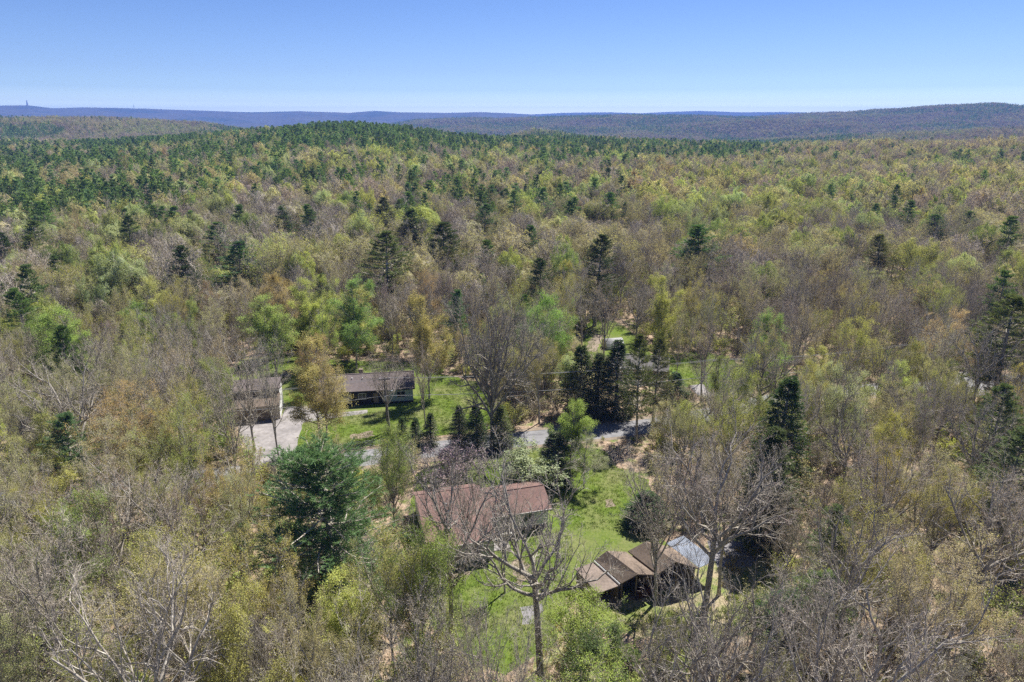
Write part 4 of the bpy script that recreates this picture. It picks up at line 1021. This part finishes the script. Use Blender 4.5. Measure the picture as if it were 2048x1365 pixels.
# keep these places in view: (u0, v0, u1, v1) in the photograph
KEEP = [(822, 980, 1125, 1098), (960, 1060, 1200, 1185), (1190, 930, 1262, 1100), (1150, 1062, 1440, 1200), (672, 900, 735, 935), (985, 848, 1105, 900), (1180, 832, 1300, 885),
        (640, 742, 838, 822), (700, 770, 985, 868), (468, 752, 572, 842), (495, 835, 605, 905), (495, 708, 645, 757), (1165, 632, 1262, 708), (1335, 695, 1405, 780), (940, 1130, 1060, 1365),
        (1420, 1075, 1500, 1140), (620, 700, 840, 745), (1235, 720, 1345, 790), (850, 925, 1000, 985), (560, 690, 615, 712), (480, 972, 505, 1000), (1555, 800, 1590, 830), (1825, 655, 1860, 675), (1945, 745, 1985, 785)]
rng = np.random.default_rng(2024)
road_np = np.array(road_pts)
def inpoly(x, y, poly):
    c = False; n = len(poly)
    for i in range(n):
        x1, y1 = poly[i]; x2, y2 = poly[(i+1) % n]
        if (y1 > y) != (y2 > y) and x < (x2-x1)*(y-y1)/(y2-y1)+x1: c = not c
    return c
HSE = [pxpoly([(800, 980), (1120, 970), (1120, 1060), (985, 1080), (980, 1140), (800, 1140)]), pxpoly([(1140, 1060), (1440, 1060), (1450, 1220), (1140, 1220)]),
       pxpoly([(455, 750), (585, 750), (585, 850), (455, 860)]), pxpoly([(600, 735), (850, 735), (850, 825), (600, 825)]), pxpoly([(1225, 730), (1350, 730), (1350, 800), (1225, 800)]), pxpoly([(1190, 660), (1260, 660), (1260, 710), (1190, 710)])]
CLEAR = list(LAWNS.values())+HSE+[DRIVE, DRIVE3, pxpoly([(1415, 1083), (1500, 1076), (1530, 1105), (1500, 1135), (1435, 1135)]), MEADOW]
def blocked(x, y, m=0.):
    if np.min(np.hypot(road_np[:, 0]-x, road_np[:, 1]-y)) < 4.5+m: return True
    return any(inpoly(x, y, p) for p in CLEAR)
def hides(x, y, h, w, cb=.35):
    n = 0; k = 0; dd = math.hypot(x, y); KK = KEEP+[q[:4] for q in LAND if dd < q[4]]
    for zf in (.45, .65, .85, .98):
        for xf in (-.4, 0, .4):
            u, v = proj(x+xf*w*(1 if zf < .9 else .5), y, h*zf); k += 1
            if any(a < u < c and b < v < d for a, b, c, d in KK): n += 1
    return n/k > .2
# palette by place in the picture
def choose_tint(x, y, u, v, d, r):
    """broadleaf tint and template class"""
    n = float(fbm(np.array([x]), np.array([y]), 1/34., 77, 2)[0]); q = r.random()
    right = np.clip((u-1150)/500, 0, 1)
    if d < 120:
        if u < 780: wts = dict(grey=.30, brown=.12, khaki=.27, olive=.19, gold=.03, purple=.05, fresh=.03, rust=.01)
        elif u < 1200: wts = dict(grey=.35, khaki=.25, olive=.12, fresh=.10, brown=.15, pale=.03)
        else: wts = dict(grey=.28, brown=.14, purple=.08, khaki=.25, olive=.22, fresh=.02)
    elif d < 260:
        wts = dict(grey=.30, purple=.16, khaki=.20, olive=.10, lime=.06, fresh=.05, straw=.05, gold=.02, brown=.04) if u < 1300 else dict(grey=.22, purple=.14, khaki=.25, olive=.17, lime=.07, fresh=.03, straw=.05, brown=.05)
    else:
        if u < 1200: wts = dict(grey=.22, khaki=.22, lime=.17, pale=.13, fresh=.07, straw=.07, purple=.06, orange=.02, brown=.04)
        else: wts = dict(grey=.17, brown=.12, purple=.12, khaki=.22, straw=.17, lime=.08, pale=.07, olive=.05)
    ks = list(wts); ws = np.array([wts[k] for k in ks])
    for i, k in enumerate(ks):
        if k in ('lime', 'fresh', 'pale', 'olive'): ws[i] *= (.35 if n < .45 else 1.9)
        if k in ('grey', 'purple', 'brown'): ws[i] *= (1.5 if n < .5 else .7)
    return ks[r.choice(len(ks), p=ws/ws.sum())]
CLS = dict(grey='bare', brown='bare', purple='bare', khaki='bud', straw='bud', olive='mix', lime='leafy', fresh='leafy', pale='leafy', gold='mix', orange='mix', rust='mix')
LOOK = {'grey': ['bare grey tree', 'leafless grey-twigged tree', 'bare ash-grey tree'], 'brown': ['bare brown-twigged tree', 'leafless brownish tree'], 'purple': ['bare purplish-grey tree', 'leafless mauve-tinged tree'],
        'khaki': ['khaki budding tree', 'tan-budded tree'], 'straw': ['straw-coloured flowering tree'], 'olive': ['olive-yellow leafing tree', 'yellow-green tree'], 'lime': ['light lime-green tree'], 'fresh': ['fresh green leafed tree'],
        'pale': ['pale mint-green tree'], 'gold': ['golden-bronze tree'], 'orange': ['orange-tinged tree'], 'rust': ['rusty brown-leafed tree'], 'needle': ['green pine'], 'dark': ['dark pine'], 'bluish': ['blue-green pine'], 'yew': ['dull olive pine']}
def pine_prob(x, y, u, d, n):
    left = 1-sstep(980, 1380, u)
    mid = sstep(230, 420, d)
    p = .012+.045*(d > 120)*left
    p = p+mid*left*(.13+.52*sstep(.44, .60, n)+.25*sstep(600, 900, d)*(1-sstep(1000, 1300, d)))
    p = p+mid*(1-left)*(.008+.10*sstep(.66, .76, n))
    crest = np.exp(-((d-900)/220)**2)*sstep(430, 640, u)*(1-sstep(1440, 1620, u)); p = np.maximum(p, crest*.70)
    return np.clip(p, 0, .96)
# random individuals filling the near woods
pts_fixed = [(s['x'], s['y'], (s['w'] or 8)) for s in SPEC]
cand = []
sp = 6.6; row = 0; y = 14.
while y < 172:
    x = -y*.85-12+(row % 2)*sp/2
    while x < y*.85+12:
        cand.append((x+rng.uniform(-1.7, 1.7), y+rng.uniform(-1.7, 1.7))); x += sp
    y += sp*.87; row += 1
fill = []
for x, y in cand:
    d = math.hypot(x, y)
    if d < 19: continue
    if blocked(x, y, .6): continue
    if any((x-a)**2+(y-b)**2 < (1.8+.12*w+(2.5 if w > 14 else 0))**2 for a, b, w in pts_fixed): continue
    u, v = proj(x, y, 16)
    if u < -170 or u > 2220: continue
    tint = choose_tint(x, y, u, v, d, rng)
    n = float(fbm(np.array([x]), np.array([y]), 1/110., 31, 3)[0])
    if rng.random() < (pine_prob(x, y, u, d, n)*(.4 if d < 120 else 1)):
        tint = rng.choice(['needle', 'dark', 'bluish']); cls = 'pine'; h = rng.uniform(12, 22); w = h*rng.uniform(.36, .48); key = 'pine%d' % rng.integers(3)
    else:
        cls = CLS[tint]
        if cls == 'mix': cls = 'leafy' if rng.random() < .25 else 'bud'
        h = rng.uniform(12.5, 19.5) if rng.random() < .7 else rng.uniform(8, 13)
        w = h*rng.uniform(.42, .62)
        key = {'bare': ['bare0', 'bare1', 'bare2', 'oak0', 'oak1', 'oak2', 'bare0', 'bare1'], 'bud': ['bud0', 'bud1', 'bud2'], 'leafy': ['leafy0', 'leafy1', 'leafy2', 'slim0', 'slim1']}[cls]
        key = key[rng.integers(len(key))]
    if hides(x, y, h, w):
        h2 = h*.45
        if hides(x, y, h2, w*.5) or rng.random() < .4: continue
        h = h2; w *= .5
    if d < 32: h = min(h, H-d*1.02-2 if d < 30 else h)     # nothing right under the lens
    if h < 4: continue
    fill.append(dict(key=key, x=x, y=y, h=h, w=w, tint=str(tint), look=LOOK[str(tint)][rng.integers(len(LOOK[str(tint)]))], kind='pine' if cls == 'pine' else 'tree', fixed=False))
def rank(s):
    u, v = proj(s['x'], s['y'], s['h']*.7); z = s['y']*cP+(H-s['h']*.5)*sP
    inside = -40 < u < 2090 and v < 1420
    return (s['h']*s['w'])/z**2*(1 if inside else .02)
nb = [s for s in SPEC if s['kind'] == 'tree']
fb = sorted([s for s in fill if s['kind'] == 'tree'], key=rank, reverse=True)
keepN = 298-len(nb)
IND = SPEC+[s for s in fill if s['kind'] == 'pine']+fb[:keepN]
REST = fb[keepN:]
print('individual', len(IND), 'broadleaf fill', len(fb), 'left over to the far wood', len(REST))

# labels: look + where it stands
PLACES = [('the two-tier garage', 520, 800), ('the teal-fronted house', 740, 785), ('the red-brown roofed house', 960, 1040), ('the open brown sheds', 1270, 1130), ('the gravel yard', 1465, 1105),
          ('the arched shed', 1222, 690), ('the red-ended cottage', 1300, 755), ('the row of young spruces', 900, 862), ('the huge dark pine', 643, 1010), ('the pale driveway', 545, 885),
          ('the far driveway', 1420, 785), ('the broad bare oak', 1085, 1180), ('the vivid lime-green tree', 1735, 680), ('the orange-gold tree', 235, 830), ('the orange drum', 491, 990),
          ('the tall spruces', 1200, 770), ('the silvery bare giant', 985, 740), ('the bright willow-like tree', 1150, 570), ('the layered dark pine', 775, 560), ('the big blue-green pine', 1410, 510)]
def place_words(u, v):
    best = min(PLACES, key=lambda p: math.hypot((u-p[1]), (v-p[2])*1.4)); du, dv = u-best[1], v-best[2]; dist = math.hypot(du, dv*1.4)
    if dist < 150:
        w = ('left of ' if du < 0 else 'right of ') if abs(du) > abs(dv)*1.1 else ('behind ' if dv < 0 else 'in front of ')
        return w+best[0]
    cols = ['at the far left', 'at the left', 'left of centre', 'near the centre', 'right of centre', 'at the right', 'at the far right']
    c = cols[int(np.clip(u/2048*7, 0, 6))]
    r = 'of the bottom edge' if v > 1180 else 'of the lower woods' if v > 980 else 'of the lower middle woods' if v > 800 else 'of the middle woods' if v > 640 else 'of the woods above houses' if v > 520 else 'of the upper woods' if v > 420 else 'of the far woods'
    if c.startswith(('left', 'near', 'right')): r = r.replace('of the ', 'in the ', 1)
    if v > 1180: r = r.replace('in the bottom', 'at the bottom')
    return c+' '+r
for s in IND:
    u, v = proj(s['x'], s['y'], s['h']*.75); s['u'] = float(np.clip(u, 0, 2047)); s['v'] = float(min(v, 1364))
    size = '' if s['fixed'] else ('small ' if s['h'] < 13 else 'tall ' if s['h'] > 20 else '')
    if s['fixed'] and len(s['look'].split()) > 7: s['base_label'] = s['look']; continue
    s['base_label'] = size+s['look']+' '+place_words(s['u'], s['v'])
groups = {}
for s in IND: groups.setdefault(s['base_label'], []).append(s)
ORD = ['leftmost', 'second from left', 'third from left', 'fourth from left', 'fifth from left', 'sixth from left', 'seventh from left', 'eighth from left', 'ninth from left', 'tenth from left', 'eleventh from left', 'twelfth from left']
for k, g in groups.items():
    g.sort(key=lambda s: s['u'])
    for i, s in enumerate(g):
        if len(k.split()) > 13: k = k.replace('tall ', '').replace('small ', '')
        s['label'] = k if len(g) == 1 else k+', '+(('left one', 'right one')[i] if len(g) == 2 else 'rightmost' if i == len(g)-1 else ORD[min(i, 11)])
NAMES = {'pine': 'pine_tree', 'spruce': 'spruce_tree', 'shrub': 'shrub'}
def plant(s, rot=None):
    tm = TEMPL[s['key']]; hh, ww = tm[2], tm[3]
    nm = NAMES.get(s['kind'], 'broadleaf_tree')
    z = float(hfun(np.array([s['x']]), np.array([s['y']]))[0]) if math.hypot(s['x'], s['y']) > 250 else 0.
    o = empty(nm, (s['x'], s['y'], z), rng.uniform(0, 6.28)); k = s['h']/hh; kw = (s['w'] or s['h']*.5)/ww
    o.scale = (kw, kw, k)
    tag(o, s['label'], {'pine': 'pine tree', 'spruce': 'spruce tree', 'shrub': 'shrub'}.get(s['kind'], 'tree'), {'pine': 'pines standing among the leafless woods', 'spruce': 'spruces around the houses', 'shrub': 'shrubs by the lawns'}.get(s['kind'], 'broadleaf trees of the near woods'))
    c = T[s['tint']]; j = rng.uniform(.88, 1.12, 3)
    for me, n in ((tm[0], 'trunk'), (tm[1], 'crown')):
        p = bpy.data.objects.new(n, me); C.objects.link(p); p.parent = o
        p.color = (c[0]*j[0], c[1]*j[1], c[2]*j[2], 1)
for s in IND: plant(s)

# ------------------------------------------------------------------ far woods and undergrowth: uncountable, scattered by geometry nodes
def scatter(name, keys, X, Y, Z, idx, rot, scl, tint, label, cat):
    """one object whose points carry trees: keys are templates, idx picks one per point"""
    col = bpy.data.collections.new(name+'_kinds')
    for i, k in enumerate(keys):
        me = TEMPL[k][0] if len(TEMPL[k]) == 3 else None
        ob = bpy.data.objects.new('%02d_%s' % (i, k), me); col.objects.link(ob)
    me = bpy.data.meshes.new(name); n = len(X); me.vertices.add(n)
    me.vertices.foreach_set('co', np.stack([X, Y, Z], -1).astype(np.float32).ravel())
    def att(nm, typ, arr, key='value'):
        a = me.attributes.new(nm, typ, 'POINT'); a.data.foreach_set(key, np.asarray(arr).ravel())
    att('kind_index', 'INT', idx.astype(np.int32)); att('turn', 'FLOAT_VECTOR', np.stack([np.zeros(n), np.zeros(n), rot], -1).astype(np.float32), 'vector')
    att('size', 'FLOAT_VECTOR', scl.astype(np.float32), 'vector')
    att('tint', 'FLOAT_COLOR', np.concatenate([tint, np.ones((n, 1))], -1).astype(np.float32), 'color')
    o = bpy.data.objects.new(name, me); C.objects.link(o); tag(o, label, cat, kind='stuff')
    ng = bpy.data.node_groups.new(name, 'GeometryNodeTree'); ng.is_modifier = True
    ng.interface.new_socket('Geometry', in_out='INPUT', socket_type='NodeSocketGeometry'); ng.interface.new_socket('Geometry', in_out='OUTPUT', socket_type='NodeSocketGeometry')
    N = ng.nodes; Lk = ng.links
    gi = N.new('NodeGroupInput'); go = N.new('NodeGroupOutput'); ip = N.new('GeometryNodeInstanceOnPoints'); ci = N.new('GeometryNodeCollectionInfo')
    ci.inputs['Collection'].default_value = col; ci.inputs['Separate Children'].default_value = True; ci.inputs['Reset Children'].default_value = True
    def na(nm, typ):
        a = N.new('GeometryNodeInputNamedAttribute'); a.data_type = typ; a.inputs['Name'].default_value = nm; return [x for x in a.outputs if x.enabled and x.name == 'Attribute'][0]
    Lk.new(gi.outputs[0], ip.inputs['Points']); Lk.new(ci.outputs[0], ip.inputs['Instance']); ip.inputs['Pick Instance'].default_value = True
    Lk.new(na('kind_index', 'INT'), ip.inputs['Instance Index'])
    er = N.new('FunctionNodeEulerToRotation'); Lk.new(na('turn', 'FLOAT_VECTOR'), er.inputs[0]); Lk.new(er.outputs[0], ip.inputs['Rotation'])
    Lk.new(na('size', 'FLOAT_VECTOR'), ip.inputs['Scale']); Lk.new(ip.outputs[0], go.inputs[0])
    md = o.modifiers.new('scatter', 'NODES'); md.node_group = ng
    return o
def ring(d0, d1, s, seed, amax=.80):
    r = np.random.default_rng(seed); out = []
    d = d0
    while d < d1:
        n = int(2*amax*d/s); a = np.linspace(-amax, amax, n)+r.uniform(-.5, .5, n)*s/d*.95; dd = d+r.uniform(-.5, .5, n)*s*.95
        out.append(np.stack([dd*np.sin(a), dd*np.cos(a)], -1)); d += s*.92
    return np.concatenate(out)
def far_woods():
    r = np.random.default_rng(7); A = []
    near_lim = 150.
    for d0, d1, s in ((120, 350, 6.9), (350, 1250, 7.4), (1250, 2600, 8.5), (2600, 5200, 12.5)):
        p = ring(d0, d1, s, int(d0)); A.append(np.concatenate([p, np.full((len(p), 1), s)], 1))
    A = np.concatenate(A); X, Y, S = A.T; D = np.hypot(X, Y); Z = hfun(X, Y)
    # keep only the ground the camera (or one a few steps away) can see
    ph = np.arctan2(X, Y); bi = ((ph+.9)/1.8*900).astype(int); top = (Z+16-H)/D; order = np.argsort(D); mx = np.full(905, -9.); vis = np.zeros(len(X), bool)
    for i in order:
        b = bi[i]
        vis[i] = top[i] > mx[b]-.0035 or D[i] < 400
        e = (Z[i]+9-H)/D[i]
        if e > mx[b]: mx[b] = e
    X, Y, Z, D, S = X[vis], Y[vis], Z[vis], D[vis], S[vis]
    U, Vv = proj(X, Y, Z+12.)
    ok = (U > -140) & (U < 2190)
    # leave out the near zone, filled tree by tree, and the clearings
    for i in np.nonzero(D < 176)[0]:
        if (Y[i] < 169.5) or blocked(X[i], Y[i], .5): ok[i] = False
    low = np.ones(len(X))
    for i in np.nonzero(ok & (D < 300))[0]:
        if hides(X[i], Y[i], 15., 8.): low[i] = .55
    X, Y, Z, D, S, U, low = X[ok], Y[ok], Z[ok], D[ok], S[ok], U[ok], low[ok]
    n1 = fbm(X, Y, 1/110., 31, 3); n2 = fbm(X, Y, 1/34., 77, 2); n3 = fbm(X, Y, 1/300., 55, 3)
    pp = pine_prob(X, Y, U, D, n1)
    hill = D > 1300
    pp = np.where(hill, .04+.75*sstep(.53, .59, fbm(X, Y, 1/190., 91, 4))*np.where(D < 2600, 1, .7), pp)
    isp = r.random(len(X)) < pp
    # --- broadleaf
    for flag in (False, True):
        m = isp == flag; x, y, z, d, s, u = X[m], Y[m], Z[m], D[m], S[m], U[m]; a2 = n2[m]; a3 = n3[m]
        n = len(x); q = r.random(n)
        if not flag:
            names = ['grey', 'brown', 'purple', 'khaki', 'straw', 'olive', 'lime', 'fresh', 'pale', 'orange']
            wl = np.array([.24, .03, .14, .20, .05, .05, .12, .05, .11, .01]); wr = np.array([.16, .07, .17, .20, .14, .10, .06, .02, .07, .01]); wm = np.array([.26, .04, .20, .20, .05, .11, .05, .04, .04, .01])
            rt = sstep(1150, 1500, u)[:, None]; w = wl*(1-rt)+wr*rt; k = (1-sstep(230, 330, d))[:, None]; w = w*(1-k)+wm*k
            gsel = np.array([0, 0, 0, 0, 0, 1, 1, 1, 1, 0], bool); bsel = np.array([1, 1, 1, 0, 0, 0, 0, 0, 0, 0], bool)
            w = w*np.where(gsel, np.where(a2 < .49, .25, 2.3)[:, None], 1)*np.where(bsel, np.where(a3 < .5, 1.4, .7)[:, None], 1)
            cw = np.cumsum(w/w.sum(1, keepdims=True), 1); ti = (q[:, None] > cw).sum(1).clip(0, 9)
            tint = np.array([T[k] for k in names])[ti]; cls = np.array([0, 0, 0, 1, 1, 1, 2, 2, 2, 1])[ti]
            keys = ['f_mid_a0', 'f_mid_a1', 'f_mid_a2', 'f_mid_b0', 'f_mid_b1', 'f_mid_c0', 'f_mid_c1', 'f_mid_c2', 'f_mid_c3', 'f_mid_c4', 'f_far_a0', 'f_far_a1', 'f_far_a2', 'f_far_a3', 'f_far_c0', 'f_far_c1', 'f_far_c2', 'f_far_c3', 'f_far_c4', 'f_hill_c']
            rr = r.integers(0, 60, n)
            idx = np.where(cls == 0, rr % 3, np.where(cls == 1, 3+rr % 2, 5+rr % 5))
            idx = np.where(d > 330, np.where(cls == 0, 10+rr % 4, 14+rr % 5), idx); idx = np.where(d > 1250, 19, idx)
            ht = r.uniform(10, 19, n)+5*(fbm(x, y, 1/70., 41, 2)-.5)*2; wd = ht*r.uniform(.42, .78, n)
            wd = np.maximum(wd, s*np.where(d > 1200, 1.2, 1.0))
        else:
            keys = ['f_mid_p0', 'f_mid_p1', 'f_mid_p2', 'f_far_p0', 'f_far_p1', 'f_far_p2', 'f_far_p3', 'f_hill_p']
            ti = r.integers(0, 4, n); tint = np.array([T['needle'], T['dark'], T['bluish'], T['needle']])[ti]
            rr = r.integers(0, 60, n); idx = np.where(d > 330, 3+rr % 4, rr % 3); idx = np.where(d > 1250, 7, idx)
            ht = r.uniform(13, 22, n); wd = ht*r.uniform(.34, .50, n); wd = np.maximum(wd, s*.7)
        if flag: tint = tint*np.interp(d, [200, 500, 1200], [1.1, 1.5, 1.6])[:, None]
        else:
            a4 = fbm(x, y, 1/170., 19, 3)[:, None]; a5 = fbm(x, y, 1/95., 29, 3)[:, None]; mean = np.where(a4 < .5, np.array([[.225, .185, .165]]), np.where(a5 < .5, np.array([[.20, .24, .10]]), np.array([[.27, .24, .14]])))
            k4 = np.interp(d, [400, 1000, 2500], [.1, .35, .55])[:, None]; tint = (tint*(1-k4)+mean*k4*.9)*np.interp(d, [1100, 1800, 3000], [1, .82, .72])[:, None]
        tint = tint*r.uniform(.78, 1.2, (n, 1))*r.uniform(.96, 1.04, (n, 3))
        hh = np.array([TEMPL[k][1] for k in keys])[idx]; ww = np.array([TEMPL[k][2] for k in keys])[idx]
        ht = ht*low[m]; scl = np.stack([wd/ww, wd/ww, ht/hh], -1)
        print('pines' if flag else 'broadleaf', n)
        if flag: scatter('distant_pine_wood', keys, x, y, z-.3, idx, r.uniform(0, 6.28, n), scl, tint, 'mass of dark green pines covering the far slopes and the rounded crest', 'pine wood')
        else:
            # the smallest of the near trees join the wood too
            ex = np.array([[q['x'], q['y']] for q in REST]).reshape(-1, 2); k = len(ex)
            if k:
                kk = np.array([{'bare': r.integers(0, 3), 'bud': 3+r.integers(0, 2), 'leafy': 5+r.integers(0, 3), 'mix': 3}[CLS[q['tint']]] for q in REST])
                x = np.concatenate([x, ex[:, 0]]); y = np.concatenate([y, ex[:, 1]]); z = np.concatenate([z, np.zeros(k)]); idx = np.concatenate([idx, kk])
                tint = np.concatenate([tint, np.array([T[q['tint']] for q in REST])])
                h_ = np.array([q['h'] for q in REST]); w_ = np.array([q['w'] for q in REST]); hh = np.array([TEMPL[keys[i]][1] for i in kk]); ww = np.array([TEMPL[keys[i]][2] for i in kk])
                scl = np.concatenate([scl, np.stack([w_/ww, w_/ww, h_/hh], -1)]); n = len(x)
            scatter('distant_broadleaf_wood', keys, x, y, z-.3, idx, r.uniform(0, 6.28, n), scl, tint, 'mass of bare and budding broadleaf trees rolling to the hills', 'forest')
far_woods()
# undergrowth
far_template('f_brush0', broadleaf(201, Ht=2.4, trunk=.12, r0=.04, n1=9, t1=(.2, 1), a1=(10, 66), l1=.8, ns=(5, 4), rat=(.55, .55), leaf=3, lsize=.16, lspread=.3, twigw=.02, wood_levels=1, S=(3, 3, 3, 3)), 'leaf_i', 'twig')
far_template('f_brush1', broadleaf(202, Ht=2.4, trunk=.12, r0=.04, n1=11, t1=(.2, 1), a1=(10, 66), l1=.8, ns=(5, 5), rat=(.55, .55), leaf=.8, lsize=.12, lspread=.3, twigw=.018, wood_levels=1, S=(3, 3, 3, 3)), 'leaf_i', 'twig')
far_template('f_brush2', broadleaf(203, Ht=2.0, trunk=.12, r0=.04, n1=9, t1=(.2, 1), a1=(20, 70), l1=.8, ns=(5, 4), rat=(.55, .55), leaf=6, lsize=.2, lspread=.4, twigw=.015, wood_levels=1, S=(3, 3, 3, 3)), 'leaf_i', 'twig')
far_template('f_sapling', broadleaf(204, Ht=7, trunk=.75, r0=.05, n1=14, t1=(.2, 1), a1=(30, 55), l1=.28, ns=(4, 3), rat=(.55, .5), leaf=4, lsize=.16, lspread=.3, twigw=.016, wood_levels=1, S=(4, 3, 3, 3)), 'leaf_i')
def undergrowth():
    r = np.random.default_rng(17); p = ring(24, 240, 2.2, 5, .78); n = len(p)
    keep = np.array([not blocked(a, b, -.8) and r.random() < .85 for a, b in p]); x, y = p[keep].T; n = len(x)
    nz = fbm(x, y, 1/14., 3, 3); idx = np.where(nz > .52, r.choice([0, 2, 2, 3, 1], n), r.choice([1, 1, 0, 1, 3], n))
    # under open sky, keep it low in front of the places that must stay in view
    s = r.uniform(.5, 1.35, n); u, v = proj(x, y, np.full(n, 2.))
    us, vs = proj(x, y, np.full(n, 5.5)); low = np.zeros(n, bool)
    for a, b, c, d in KEEP: low |= (us > a-12) & (us < c+12) & (vs > b-10) & (vs < d+5)
    idx = np.where(low & (idx == 3), 1, idx)
    for a, b, c, d in KEEP: s = np.where((u > a) & (u < c) & (v > b) & (v < d), s*.45, s)
    names = ['straw', 'grey', 'khaki', 'olive', 'fresh', 'brown', 'lime']
    ti = np.where(nz > .52, r.choice([2, 3, 3, 4, 6], n), r.choice([0, 1, 2, 5, 3], n)); tint = np.array([T[k] for k in names])[ti]*r.uniform(.75, 1.15, (n, 1))
    scatter('undergrowth', ['f_brush0', 'f_brush1', 'f_brush2', 'f_sapling'], x, y, np.zeros(n), idx, r.uniform(0, 6.28, n), np.stack([s, s, s], -1), tint, 'tangled brush and saplings covering the woodland floor', 'undergrowth')
undergrowth()
def tuft(key, seed, hh, nb, lw):
    r = np.random.default_rng(seed); g = Geo(); P = r.normal(size=(nb, 3))*np.array([.22, .22, 0]); D = nrm(r.normal(size=(nb, 3))*.45+np.array([0, 0, 1]))
    g.add(2, blades(P, D, hh, lw, r)); far_template(key, g, 'leaf_i')
tuft('f_tuft0', 301, .16, 26, .05); tuft('f_tuft1', 302, .30, 22, .05); tuft('f_weed', 303, .42, 26, .09)
def grass():
    r = np.random.default_rng(23); P = []
    for nm, poly, st in [(k, v, .62) for k, v in LAWNS.items()]+[('m', MEADOW, .6)]:
        a = np.array(poly); x0, y0 = a.min(0); x1, y1 = a.max(0)
        for x in np.arange(x0, x1, st):
            for y in np.arange(y0, y1, st):
                px, py = x+r.uniform(-.3, .3), y+r.uniform(-.3, .3)
                if not inpoly(px, py, poly) or any(inpoly(px, py, q) for q in HSE+[DRIVE, DRIVE3]) or np.min(np.hypot(road_np[:, 0]-px, road_np[:, 1]-py)) < 3.8: continue
                P.append((px, py, 2 if nm == 'm' else 0))
    P = np.array(P); x, y, k = P.T; n = len(x); nz = fbm(x, y, 1/7., 12, 3)
    idx = np.where(k > 0, r.choice([1, 2, 1], n), np.where(nz > .6, r.choice([0, 1], n), 0)); base = np.where((nz > .5)[:, None], np.array([[.10, .14, .03]]), np.array([[.075, .12, .02]]))
    base = np.where((k > 0)[:, None], np.where((nz > .48)[:, None], np.array([[.24, .20, .11]]), np.array([[.13, .16, .05]])), base)*r.uniform(.8, 1.25, (n, 1))
    s = r.uniform(.6, 1.3, n); scatter('grass', ['f_tuft0', 'f_tuft1', 'f_weed'], x, y, np.zeros(n), idx, r.uniform(0, 6.28, n), np.stack([s, s, s], -1), base, 'tufts of green and straw-coloured grass on the lawns', 'grass')
grass()

# ------------------------------------------------------------------ haze
def haze():
    o = MB().box(-12700, 12700, -12700, 12700, -175, 215).build('haze', M['ground'])
    m, t, n, l, out = new_mat('haze_air'); v = n.new('ShaderNodeVolumePrincipled')
    v.inputs['Color'].default_value = (.16, .34, .93, 1); v.inputs['Density'].default_value = HAZE; v.inputs['Anisotropy'].default_value = .0
    l.new(v.outputs[0], out.inputs['Volume']); o.data.materials.clear(); o.data.materials.append(m); tag(o, kind='stuff')
HAZE = 1.1e-4
haze()
